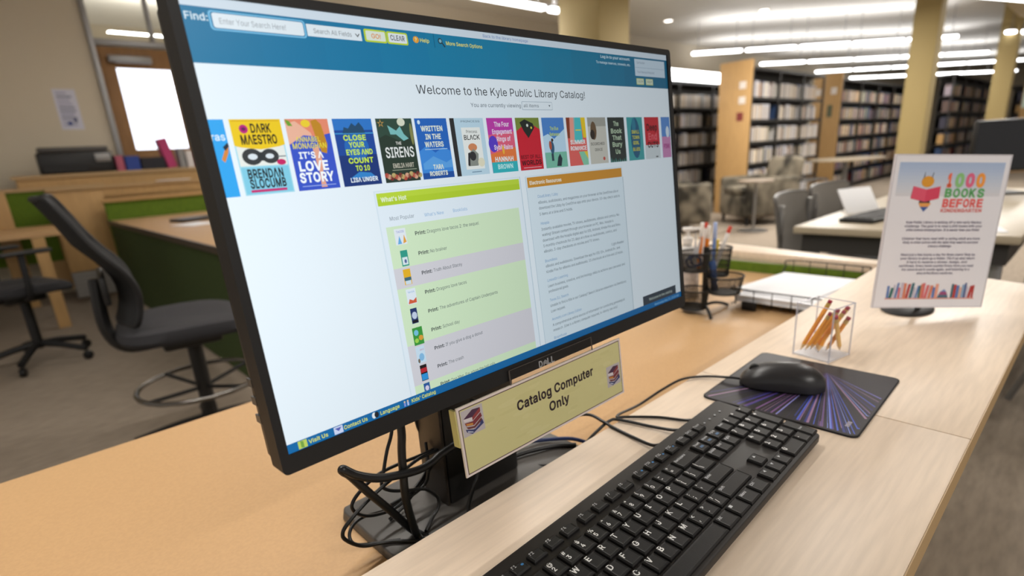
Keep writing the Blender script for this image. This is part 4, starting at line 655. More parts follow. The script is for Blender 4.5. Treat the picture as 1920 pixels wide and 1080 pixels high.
for x, y, wd, h, t in KEYS:
    y -= .18; key = (wd, h)
    if key not in KM:
        m = MB(); g = .062; a = wd / 2 - g; b = h / 2 - g
        def ring(e, z, yo=0): return [((sx * (a - e)) * U, (sy * (b - e) + yo) * U, z) for sx, sy in ((-1, -1), (1, -1), (1, 1), (-1, 1))]
        m.add(ring(0, 0) + ring(.01, .0022) + ring(.075, .0036) + ring(.14, .0033), [(0, 1, 5, 4), (1, 2, 6, 5), (2, 3, 7, 6), (3, 0, 4, 7), (4, 5, 9, 8), (5, 6, 10, 9), (6, 7, 11, 10), (7, 4, 8, 11), (8, 9, 13, 12), (9, 10, 14, 13), (10, 11, 15, 14), (11, 8, 12, 15), (12, 13, 14, 15)])
        KM[key] = m.mesh('key', KEYM)
    p_ = K3(x, y, .0171)
    obj('key', KM[key], None, kb, T=Matrix.Translation(p_) @ Matrix.Rotation(.055, 4, 'X'))
    lx, ly = x - wd / 2 + .22, y + h / 2 - (.24 if h > .7 else .12)
    if t in ('', 'Win'): 
        if t: LG.rect((lx) * 10, -(ly) * 10 - 1, lx * 10 + 2, -ly * 10 + 1, 'D8DCE0', 1)
        continue
    if '/' in t and len(t) == 3: LG.text(t[0], lx * 10, -(ly) * 10 + 1, 2.1, 'FFFFFF', 1, bold=1.4); LG.text(t[2], (lx + .02) * 10, -(ly - .34) * 10 + 1, 2.3, 'FFFFFF', 1, bold=1.4)
    elif t[0] in '\u2191\u2193\u2190\u2192':
        a0 = {'\u2191': 1, '\u2193': 3, '\u2190': 2, '\u2192': 0}[t]; LG.poly([(x * 10 + 1.1 * math.cos(a0 * PI / 2 + k * 2.09), -ly * 10 + .6 - 1.1 * math.sin(a0 * PI / 2 + k * 2.09)) for k in range(3)], 'D8DCE0', 1)
    elif t == 'Enter' and h == 2: LG.text(t, (lx) * 10, -(ly - .9) * 10, 1.3, 'C8CCD0', 1)
    elif len(t) > 1: LG.text(t, lx * 10, -(ly) * 10 + 1, 1.5, 'E4E6EA', 1, bold=1)
    else: LG.text(t, lx * 10 - .2, -(ly) * 10 + 1.6, 2.9, 'FFFFFF', 1, bold=1.6)
    if t[0] == 'F' and len(t) > 1 and t[1:].isdigit() and int(t[1:]) in (1, 9, 10, 11, 12): LG.ell((x + .22) * 10, -(y + .05) * 10, .8, .6, '3C86C8', 1)
    if t in ('Insert', 'Home', 'PgUp'): LG.rect((x - .12) * 10, -(y - .02) * 10, (x + .2) * 10, -(y - .18) * 10, '47709C', 1)
for k in range(4): LG.ell((15.45 + k * .72) * 10, -20.2, .9, .7, 'A8ACB0', .1)
LG.build('key_legends', lambda x, y, l: K3(x / 10, -y / 10, .0206 + (l - 1) * .0033), INK, kb)

# ------------------------------------------------------------------ mouse pad and mouse
mpd = thing('mouse_pad', 'black mouse pad printed with blue and violet light streaks', 'mouse pad', (.796, .259, WZ), .03)
pr_ = []
for cx, cy, s in ((.102, .089, 0), (-.102, .089, 1), (-.102, -.089, 2), (.102, -.089, 3)):
    pr_ += [(cx + .01 * math.cos((s + k / 4) * PI / 2), cy + .01 * math.sin((s + k / 4) * PI / 2)) for k in range(5)]
obj('pad', MB().prism(pr_, 0, .0022), mat('pad_rubber', '1B191C', .85), mpd)
MPp = Flat(); MPp.poly([(x * 1000 * .985, -y * 1000 * .985) for x, y in pr_], '1F1C22', 0)
random.seed(11)
ox, oy = 76, 11      # streaks fan out of one point
for k in range(150):
    a = random.gauss(-2.9, .42)
    a = max(-3.75, min(-2.15, a)); ln = random.uniform(170, 330); wd = random.uniform(.3, 1.7); L = ln
    ex = ox + L * math.cos(a)
    ey = oy - L * math.sin(a)
    q = max(1e-6, max((ox - ex) / (ox + 106), (ey - oy) / (94 - oy) if ey > oy else (oy - ey) / (94 + oy))); q = min(1, 1 / q); ex, ey = ox + (ex - ox) * q, oy + (ey - oy) * q
    nx, ny = -(ey - oy), ex - ox; q = math.hypot(nx, ny) + 1e-6; nx, ny = nx / q * wd, ny / q * wd
    MPp.poly([(ox, oy), (ex + nx, ey + ny), (ex - nx, ey - ny)], random.choice(['2E3A84', '4A62D0', '5A3C80', '7A5488', '3A3480', '7A8CDC', '22224A', '9A7698', '2C2444', '1F1C28', '1B191E', '1B191E', '1B191E', '1F1C28', '24202E']), .5 + k * .02)
[MPp.rect(-88 + k * 4.2, 79, -85 + k * 4.2, 84, 'A8A0AC', 4 + k * .1) for k in range(4)]
MPp.build('printed_surface', lambda x, y, l: (x / 1000, -y / 1000, .0023 + l * 2e-5), INK, mpd)
MZ = .7525
ms = thing('computer_mouse', 'black wired mouse resting on the mouse pad', 'mouse', (.782, .283, MZ), math.radians(-72))
# local x runs from the palm (-) ... to the cable end (+) is rotated below
def mouse_mesh(ztop=.0365):
    m = MB(); nx, ny = 20, 16; V = []
    for i in range(nx + 1):
        t = i / nx; x = -.056 + .112 * t; e = 1 - abs(2 * t - 1) ** 3.2
        wv = .0305 * max(.16, e) ** .5 * (1 - .07 * math.sin(PI * t) ** 4)
        hz = ztop * max(.0, 1 - abs((t - .42) / (.60 if t > .42 else .46)) ** 2.3) ** .55 * (1 - .12 * t)
        hz = max(hz, .006)
        for j in range(ny + 1):
            a = PI * j / ny; V.append((x, wv * math.cos(a) * (1 + .05 * math.sin(a)), .003 + hz * (math.sin(a) ** .8)))
    F_ = [(i * (ny + 1) + j, (i + 1) * (ny + 1) + j, (i + 1) * (ny + 1) + j + 1, i * (ny + 1) + j + 1) for i in range(nx) for j in range(ny)]
    F_ += [tuple(j for j in range(ny + 1)), tuple(nx * (ny + 1) + ny - j for j in range(ny + 1))]
    F_ += [tuple(i * (ny + 1) for i in range(nx, -1, -1)) + tuple(i * (ny + 1) + ny for i in range(nx + 1))]
    return m.add(V, F_)
obj('shell', mouse_mesh(), mat('mouse_shell', '262527', .36), ms, smooth=True)
obj('sole', MB().prism([(-.050, -.014), (-.04, -.023), (.04, -.023), (.050, -.014), (.050, .014), (.04, .023), (-.04, .023), (-.050, .014)], 0, .0035), BLACKM, ms)
obj('scroll_wheel', MB().cyl((.036, -.0034, .0228), (.036, .0034, .0228), .0085, n=20), mat('wheel_rubber', '0A0A0A', .6), ms, bevel=.001)
ms.rotation_euler[2] = math.radians(112)
cbl = lambda name, pts, r, lab, grp=None, **k: tag(obj(name, MB().tube(pts, r, 10, **k), RUBBER, None, smooth=True), lab, 'cable', grp)
cbl('mouse_cable', [(.761, .334, .758), (.756, .350, .7575), (.745, .385, .7535), (.715, .405, .7535), (.672, .414, .748), (.62, .418, .742), (.562, .411, .7515), (.548, .404, .7535), (.556, .398, .7535), (.585, .365, .7525), (.600, .330, .7535), (.602, .309, .764)], .0019, 'thin black mouse cable curving off the pad to the back of the ledge')
cbl('keyboard_cable', [(.568, .309, .766), (.563, .322, .757), (.557, .352, .7535), (.545, .398, .7535), (.535, .408, .7525), (.512, .414, .742), (.47, .43, .712), (.45, .47, .699), (.42, .53, .694)], .0021, 'black cable leaving the keyboard and dropping behind the ledge')
cbl('usb_cable', [(.515, .309, .766), (.512, .325, .7565), (.519, .36, .7525), (.524, .395, .7525), (.527, .412, .7535), (.525, .44, .756), (.49, .47, .75), (.45, .50, .74), (.44, .53, .72)], .0021, 'black cable running from the keyboard up behind the khaki sign')

# ------------------------------------------------------------------ cables looping left of the monitor stand
def pt(x, y, z): return (x, y, z)
CB = 'black cables tangled left of the monitor stand'
CL = [
 ('thick', [(.265, .49, .90), (.259, .47, .838), (.255, .468, .809), (.252, .466, .783), (.250, .464, .754), (.253, .462, .721), (.257, .459, .703), (.262, .44, .695)], .0045, 'thick black cable hanging straight down from the monitor'),
 ('thick', [(.345, .452, .84), (.335, .452, .812), (.319, .455, .797), (.296, .457, .791), (.284, .458, .786), (.267, .459, .784), (.242, .46, .789), (.220, .461, .796), (.200, .463, .808), (.188, .464, .820), (.188, .466, .817), (.195, .467, .808), (.212, .468, .779), (.233, .469, .746), (.256, .469, .708), (.268, .455, .697)], .0045, 'thick black cable folded to a sharp bend at its left end'),
 ('thin', [(.27, .50, .86), (.264, .500, .819), (.253, .497, .799), (.244, .494, .779), (.238, .491, .765), (.246, .488, .756), (.265, .485, .748), (.286, .482, .740), (.298, .479, .726), (.297, .476, .714), (.285, .473, .706), (.268, .462, .7035)], .0020, None),
 ('thin', [(.312, .53, .85), (.314, .530, .798), (.318, .524, .775), (.315, .518, .754), (.307, .512, .741), (.290, .506, .733), (.274, .5, .732), (.25, .50, .73)], .0022, None),
 ('thin', [(.330, .502, .776), (.317, .500, .773), (.293, .5, .773), (.266, .5, .775), (.239, .5, .774), (.217, .5, .765), (.205, .5, .754), (.208, .5, .742), (.223, .5, .730), (.249, .5, .723), (.268, .5, .726), (.296, .5, .733), (.304, .5, .751), (.311, .51, .78)], .0020, None),
 ('thin', [(.325, .492, .775), (.310, .490, .776), (.287, .489, .777), (.263, .488, .772), (.239, .487, .767), (.212, .486, .757), (.193, .485, .747), (.184, .485, .738), (.186, .484, .728), (.202, .483, .712), (.225, .478, .7055), (.241, .465, .7045), (.255, .45, .7045)], .0021, None),
 ('thin', [(.29, .525, .712), (.279, .520, .713), (.253, .514, .716), (.219, .509, .726), (.202, .503, .726), (.195, .497, .719), (.199, .491, .711), (.219, .483, .7055), (.240, .47, .7045)], .0019, None),
 ('thin', [(.345, .515, .80), (.330, .512, .775), (.317, .510, .751), (.303, .510, .734), (.285, .510, .722), (.270, .51, .712), (.25, .51, .7045)], .0024, None)]
for nm, pts, r, lab in CL:
    nm2 = 'power_cable' if nm == 'thick' else 'thin_cable'
    cbl(nm2, pts, r, lab or 'one of the thin black wires looping left of the monitor stand', None if lab else CB)
cbl('grey_cable', [(.350, .462, .80), (.341, .452, .751), (.332, .45, .736), (.321, .45, .712), (.312, .43, .70)], .0025, 'dark grey cable in front of the stand column, under the khaki sign')
# blue and dark cables lying on the stand base, right of the column
cbl('blue_cable', [(.385, .515, .7065), (.43, .522, .707), (.47, .515, .707), (.50, .50, .7055), (.53, .47, .7055), (.55, .44, .695)], .0028, 'blue-black cable lying on the stand base right of the column')
bpy.data.objects['blue_cable'].data.materials[0] = mat('blue_cable_sheath', '1B2A55', .4)
cbl('flat_cable', [(.44, .500, .706), (.47, .49, .706), (.50, .475, .7055), (.52, .455, .7055)], .0033, 'dark cable lying in front of the blue one on the stand base')

# ------------------------------------------------------------------ acrylic pencil cup
CUPX, CUPY, CUPR = .9535, .2865, -.20
pc = thing('pencil_cup', 'clear square acrylic cup full of pencils, at the back of the mouse pad', 'cup', (CUPX, CUPY, WZ), CUPR)
c = MB(); a, h = .0300, .090
for s in (-1, 1): c.box(-a, a, s * a, s * a - s * .0022, .003, h); c.box(s * a, s * (a - .0022), -a, a, .003, h)
AC = mat('cup_acrylic', 'F3F6FA', .05, alpha=.035, spec=.5)
obj('walls', c, AC, pc)
eg = MB()
for sx in (-1, 1):
    for sy in (-1, 1): eg.box(sx * a - .0009, sx * a + .0009, sy * a - .0009, sy * a + .0009, .0, h)
for s in (-1, 1): eg.box(-a, a, s * a - .0008, s * a + .0008, h - .001, h + .0004); eg.box(s * a - .0008, s * a + .0008, -a, a, h - .001, h + .0004)
obj('edges', eg, mat('acrylic_edge', 'D0D2DE', .2, alpha=.55), pc)
obj('floor', MB().box(-a, a, -a, a, .0005, .0035), mat('acrylic_floor', 'E8EAF2', .2, alpha=.45), pc)
PY = mat('pencil_yellow', 'E89600', .5); PR = mat('dark_red_eraser', '9C1E38', .6); FERR = mat('ferrule', 'C8A85C', .3, .6); TIP = mat('pencil_wood', 'E0B880', .7); LEAD = mat('graphite', '303030', .5)
def pencil(p0, p1, lab, grp, body=PY, er=PR, r=.0036):
    p0, p1 = Vector(p0), Vector(p1); d = (p1 - p0); L = d.length
    rot = d.to_track_quat('Z', 'Y').to_matrix().to_4x4()
    t = thing('pencil', lab, 'pencil', p0, 0, grp); t.matrix_world = Matrix.Translation(p0) @ rot
    obj('barrel', MB().cyl((0, 0, .012), (0, 0, L - .013), r, n=6), body, t)
    obj('tip', MB().cyl((0, 0, .003), (0, 0, .012), .0008, r, n=10), TIP, t); obj('lead', MB().cyl((0, 0, 0), (0, 0, .003), .0002, .0008, n=8), LEAD, t)
    obj('ferrule', MB().cyl((0, 0, L - .013), (0, 0, L - .006), r * 1.02, n=12), FERR, t); obj('eraser', MB().cyl((0, 0, L - .006), (0, 0, L), r * .95, n=12), er, t, bevel=.0008)
GP = 'yellow pencils leaning in the acrylic cup'
CM = T_((CUPX, CUPY, WZ), CUPR)
for b0, t0 in (((-.020, .024, .006), (.015, .001, .0912)), ((-.018, .017, .007), (.002, -.009, .0745)), ((-.012, .012, .008), (.004, -.018, .082)), ((-.006, .006, .006), (.0215, -.020, .0765)), ((.002, .012, .006), (.0245, -.0235, .083)), ((-.010, .0, .006), (.0235, -.008, .076)), ((.006, -.004, .006), (.025, -.026, .066))):
    pencil(CM @ Vector(b0), CM @ Vector(t0), 'yellow pencil with a dark red eraser, one of those leaning left in the acrylic cup', GP)
pencil(CM @ Vector((.024, -.018, .006)), CM @ Vector((-.012, -.0235, .075)), 'paler yellow pencil crossing the others, leaning the opposite way at the cup front', None, mat('pencil_pale', 'E8B860', .4))
# ------------------------------------------------------------------ literacy sign in its holder
sh = thing('sign_holder', 'white portrait sign about books before kindergarten, standing on the ledge', 'sign', (1.186, .275, WZ))
yaw, til, rl = -.701, .062, -.069
TH = Matrix.Translation((0, 0, .030)) @ Matrix.Rotation(yaw, 4, 'Z') @ Matrix.Rotation(-til, 4, 'X') @ Matrix.Rotation(-rl, 4, 'Y')
obj('sleeve', MB().box(0, .216, 0, .003, 0, .279), mat('pale_sleeve', 'E8E4E8', .25), sh, T=TH, bevel=.001)
obj('rim', MB().box(-.002, 0, -.001, .004, -.002, .281).box(.216, .218, -.001, .004, -.002, .281).box(0, .216, -.001, .004, -.002, 0).box(0, .216, -.001, .004, .279, .281), mat('sleeve_rim', 'CFCBD0', .2), sh, T=TH)
obj('foot', MB().lathe([(.048, 0), (.05, .003), (.046, .007), (.012, .010), (.0, .010)], (.128, -.030, 0), 28, sx=1.25, sy=.9), BLACKM, sh, smooth=True)
obj('post', MB().box(.108, .124, -.055, -.047, .008, .20), BLACKM, sh)
L_ = Flat(); L_.rect(0, 0, 216, 279, 'EAE8EE', 0); 
for k in range(10): L_.rect(8, 12 + k * 6, 208, 18 + k * 6, ['A9BCDC', 'ADBFDD', 'B2C2DE', 'B8C6DF', 'BECADF', 'C4CEE0', 'CAD1E0', 'CFD4E0', 'D4D6DF', 'D8D7DE'][k], .5)
L_.ell(66, 46, 12, 10, 'E09A20', 4); L_.poly([(57, 40), (58, 30), (59, 30), (58.5, 40)], '2C2430', 4); L_.poly([(72, 40), (74, 30), (75, 30), (73.5, 40)], '2C2430', 4)
for k in range(4): L_.rect(54 + k * .5, 62 + k * 6, 78 - k * .5, 68 + k * 6, ['E0A030', '2C2430', 'E0A030', '2C2430'][k], 2)
L_.poly([(55, 84), (79, 84), (75, 91), (59, 91)], 'E8A050', 3); L_.poly([(59, 91), (75, 91), (67, 100)], '3C5CA0', 3)
L_.poly([(40, 54), (66, 60), (66, 82), (38, 76)], 'E0506C', 5); L_.poly([(66, 60), (92, 54), (92, 76), (66, 82)], 'D83C5C', 5.2)
for ch, x, cl in (('1', 103, 'F07048'), ('0', 118, '8CC47C'), ('0', 138, 'E06488'), ('0', 158, 'F09A38')): L_.text(ch, x, 54, 21, cl, 4, w=9 if ch == '1' else 17, bold=4)
for k, ch in enumerate('BOOKS'): L_.text(ch, 102 + k * 15.6, 73, 14, '5CA860', 4, w=13.5, bold=3)
for k, ch in enumerate('BEFORE'): L_.text(ch, 101 + k * 13.2, 91, 13.5, 'E8605C', 4, w=11.5, bold=3)
L_.text('KINDERGARTEN', 100, 100.5, 6, 'E0645C', 4, w=79, bold=2)
for i, (ln, y, wd) in enumerate([('Kyle Public Library is kicking off a new early literacy', 121, 146), ('challenge. The goal is to read 1,000 books with your', 128, 150), ('child before kindergarten. It is easier than you think!', 135, 142),
        ('Children that have read with a caring adult are more', 151, 152), ('likely to enter school with the skills they need to succeed', 158, 146), ('Literacy challenge.', 165, 46),
        ('Read just a few books a day for three years! Stop by', 181, 146), ('your library to pick up a folder. Fill it up and return', 188, 146), ('it here to receive a sticker, badge, and', 195, 118), ('certificate. Every book counts! Every time you read', 202, 146), ('the same book it counts again, and listening to a', 209, 134), ('story at the library counts too.', 216, 72)]):
    L_.text(ln, 111, y, 4.1, '585070', 4, w=wd, align=.5, bold=1)
random.seed(9); x = 22
while x < 195:
    if 118 < x < 128: L_.poly([(x, 262), (x + 22, 262), (x + 20, 256), (x + 2, 256)], '4C6C80', 4); L_.poly([(x + 2, 256), (x + 20, 256), (x + 17, 250), (x + 5, 250)], 'A04C78', 4); L_.poly([(x + 5, 250), (x + 17, 250), (x + 12, 245)], '6C8CC0', 4); x += 26; continue
    wb = random.uniform(3.5, 6); hb = random.uniform(20, 30); ln = random.choice([0, 0, 0, 3]); L_.poly([(x, 262), (x + wb, 262), (x + wb + ln, 262 - hb), (x + ln, 262 - hb)], random.choice(['E8A088', 'B83C38', '5C7CB8', 'D88060', '3C6C78', '8CA8C8', 'C8C0D0', '4C5C90', 'D86C70', '2C6C64', 'E0B098']), 4); x += wb + ln * .6 + .2
L_.rect(20, 262, 198, 264, 'D89080', 4)
L_.build('printed_sheet', lambda x, y, l: (x / 1000, -.0004 - l * 1e-4, (279 - y) / 1000), INK, sh, T=TH)

# ------------------------------------------------------------------ desk organiser, its contents, sanitiser, tray
og = thing('desk_organizer', 'black wire-mesh carousel organizer with four round baskets', 'organizer', (1.265, .661, .69))
ax0 = (1.265, .661)
obj('pole', MB().cyl((0, 0, .012), (0, 0, .165), .007), DARKMETAL, og)
for k in range(3):
    a = [-2.45, -.35, 1.75][k]; ca, sa = math.cos(a), math.sin(a)
    obj('leg', MB().tube([(0, 0, .016), (.03 * ca, .03 * sa, .018), (.06 * ca, .06 * sa, .012), (.078 * ca, .078 * sa, .004)], .004, 8), BLACKM, og, smooth=True)
VR = Vector((.726, -.687, 0))
def basket(cx, cy, z, r, h, nm='basket'):
    o = obj(nm, MB().tube([(cx + r * math.cos(t), cy + r * math.sin(t), z + h) for t in [k * PI / 12 for k in range(24)]], .0022, 6, closed=True, smooth=False), BLACKM, og, smooth=True)
    obj('base_ring', MB().tube([(cx + r * .82 * math.cos(t), cy + r * .82 * math.sin(t), z) for t in [k * PI / 12 for k in range(24)]], .002, 6, closed=True, smooth=False), BLACKM, o, smooth=True)
    m = MB(); N = 40; R = 12
    for i in range(N):     # crossed wires of the woven mesh wall
        for sgn in (-1, 1):
            pts = [(cx + (r * (.82 + .18 * j / 4)) * math.cos(2 * PI * (i + sgn * j * .7) / N), cy + (r * (.82 + .18 * j / 4)) * math.sin(2 * PI * (i + sgn * j * .7) / N), z + h * j / 4) for j in range(5)]
            m.tube(pts, .0006, 3, smooth=False)
    for j in range(1, R):
        q = .82 + .18 * j / R; m.tube([(cx + r * q * math.cos(t), cy + r * q * math.sin(t), z + h * j / R) for t in [k * PI / 10 for k in range(20)]], .0005, 3, closed=True, smooth=False)
    w_ = obj('mesh_wall', m, DARKMETAL, o); w_['kind'] = 'stuff'
    obj('basket_floor', MB().lathe([(0, z), (r * .82, z), (r * .82, z + .001), (0, z + .001)], (cx, cy, 0)), DARKMETAL, o)
f2 = Vector((.687, .726, 0))
def bo(s, d): q = VR * s + f2 * d; return q.x, q.y
for s, d, z, r, h in ((-.028, .0, .012, .038, .048), (.045, -.01, .050, .045, .042), (-.030, -.005, .110, .038, .045), (.040, .038, .085, .036, .070)):
    x, y = bo(s, d); basket(x, y, z, r, h)
def inorg(s, d, z): x, y = bo(s, d); return (1.265 + x, .661 + y, .69 + z)
PENW = mat('white_pen_barrel', 'ECE8E4', .35); PENB = mat('light_blue_pen', '7F9FE0', .35); ORB = mat('orange_pen', 'F08A1E', .4); REDC = mat('red_cap', 'C8402C', .4); DKB = mat('dark_blue_item', '1E3256', .5)
def pen(a, b, body, cap, lab, r=.0045, frac=.3):
    a, b = Vector(a), Vector(b); t = thing('pen', lab, 'pen', a); d = b - a; m_ = d * (1 - frac)
    obj('barrel', MB().cyl((0, 0, 0), m_, r, n=12), body, t); obj('cap', MB().cyl(m_, d, r * 1.12, r, n=12), cap, t, bevel=.0006)
pen(inorg(-.015, .01, .112), inorg(-.012, .0, .225), ORB, PENW, 'orange pen with a white end, leftmost upright pen in the organizer')
pen(inorg(.000, .012, .112), inorg(.008, .01, .215), ORB, PENW, 'orange pen with a white end, second from the left in the organizer')
pen(inorg(-.002, .02, .112), inorg(.004, .02, .222), PENW, REDC, 'white pen with a small red end between the orange pens', frac=.12)
pen(inorg(.030, .035, .09), inorg(.030, .03, .220), PENB, mat('pale_blue', 'AFC3EE', .3), 'light blue pen standing upright in the organizer')
pen(inorg(.028, .03, .09), inorg(.068, .03, .208), PENW, REDC, 'white pen with a red end leaning right out of the organizer', frac=.14)
pen(inorg(.032, .045, .09), inorg(.040, .042, .175), mat('yellow_marker', 'E8D060', .4), mat('yellow_cap', 'E0C040', .4), 'short yellow marker in the organizer beside the leaning pen', r=.006)
sc_ = thing('scissors', 'pair of scissors with pale blades standing point up in the top basket', 'scissors', inorg(-.028, -.005, .115))
obj('blade', MB().prism([(-.004, 0), (.006, 0), (0, .062)], -.001, .001, T=Matrix.Translation((-.004, 0, .03)) @ Matrix.Rotation(-.8, 4, 'Z') @ Matrix.Rotation(PI / 2, 4, 'X')), mat('steel', 'D8DCE4', .25, .6), sc_)
obj('blade', MB().prism([(-.006, 0), (.004, 0), (.012, .058)], -.001, .001, T=Matrix.Translation((.004, 0, .03)) @ Matrix.Rotation(-.8, 4, 'Z') @ Matrix.Rotation(PI / 2, 4, 'X')), mat('steel', 'D8DCE4', .25, .6), sc_)
obj('handle', MB().tube([(.012 * math.cos(t) - .010, -.012 * math.cos(t), .018 + .014 * math.sin(t)) for t in [k * PI / 8 for k in range(16)]], .003, 6, closed=True), DKB, sc_, smooth=True)
obj('handle', MB().tube([(.012 * math.cos(t) + .012, -.012 * math.cos(t), .018 + .014 * math.sin(t)) for t in [k * PI / 8 for k in range(16)]], .003, 6, closed=True), DKB, sc_, smooth=True)
mk = thing('marker', 'dark blue marker leaning in the middle basket of the organizer', 'marker', inorg(.022, -.008, .055))
obj('barrel', MB().cyl((0, 0, 0), (-.006, .004, .055), .008), DKB, mk); obj('cap', MB().cyl((-.006, .004, .055), (-.008, .006, .075), .0085), mat('blue_cap', '2E4E86', .4), mk, bevel=.001)
bt = thing('pump_bottle', 'clear hand-sanitizer pump bottle half hidden behind the monitor', 'bottle', (1.375, .775, .69))
obj('bottle', MB().lathe([(.0, 0), (.030, 0), (.033, .004), (.033, .115), (.026, .135), (.012, .142), (.012, .150)], n=24), mat('milky_bottle', 'D6D3D0', .2, alpha=.8), bt, smooth=True)
obj('wrap', MB().lathe([(.0334, .03), (.0334, .10)], n=24), mat('bottle_wrap', 'B9B4B4', .5, c2='E0DCDC', scale=60), bt)
obj('pump_collar', MB().lathe([(.014, .150), (.014, .164), (.006, .168), (.005, .185), (0, .185)], n=16), WHITEP, bt, smooth=True)
obj('pump_head', MB().box(-.014, .014, -.010, .010, .183, .193, T=Matrix.Rotation(-.75, 4, 'Z')).box(.0, .040, -.005, .005, .184, .191, T=Matrix.Rotation(-.75, 4, 'Z')), WHITEP, bt, bevel=.003)

ty = thing('letter_tray', 'black wire letter tray with curved ends, behind the pencil cup', 'tray', (1.35, .33, .69))
WIRE = mat('black_wire', '2A2826', .4, .5)
X1, X2, Ya, Yb = 0.0, .37, .085, .300     # tray spans local x 0-.37, y .085-.30
ty.location = (1.33, .325, .69)
def wire(pts, r=.0016, nm='wire', **k): return obj(nm, MB().tube(pts, r, 6, **k), WIRE, ty, smooth=True)
wire([(X1, Ya, .052), (X1, Yb, .052)], .002, 'top_rail')
wire([(X2, Ya, .060), (X2 + .0, Yb - .01, .060), (X2 - .02, Yb, .045), (X2 - .05, Yb, .02), (X2 - .06, Yb, .012)], .002, 'top_rail')
wire([(X1, Yb, .052), (X1 + .03, Yb + .003, .050), (X1 + .06, Yb + .003, .012), (X2 - .06, Yb, .012)], .0018, 'side_rail')
wire([(X1, Ya, .052), (X1 + .04, Ya, .014), (X2 - .05, Ya, .014), (X2, Ya, .060)], .0018, 'side_rail')
for k in range(5):
    y = Ya + .02 + k * .045
    wire([(X1, y, .052), (X1, y, .012)], .0012, 'rail_post', smooth=False); wire([(X2, y, .060), (X2, y, .012)], .0012, 'rail_post', smooth=False)
for k in range(6):
    y = Ya + .01 + k * .04; wire([(X1, y, .012), (X2, y, .012)], .0013, 'floor_wire', smooth=False)
for y in (.115, .25): obj('foot_bracket', MB().box(-.004, .004, y - .018, y + .018, 0, .022), BLACKM, ty, bevel=.002)
for y in (.115, .25): obj('foot_bracket', MB().box(X2 - .004, X2 + .004, y - .018, y + .018, 0, .022), BLACKM, ty, bevel=.002)
st = thing('paper_stack', 'stack of white copy paper lying in the wire tray', 'paper', (1.33, .332, .7045))
random.seed(2); sm = MB()
for k in range(7): dx, dy = random.uniform(-.003, .003), random.uniform(-.003, .003); sm.box(.02 + dx, .335 + dx, .075 + dy, .29 + dy, k * .0024, k * .0024 + .0022)
obj('sheets', sm, PAPER, st)
tag(obj('loose_sheet', MB().box(0, .24, 0, .20, 0, .0006, T=T_((1.37, .452, .7225), -.13)), PAPER), 'loose white sheet lying askew on top of the paper stack', 'paper')

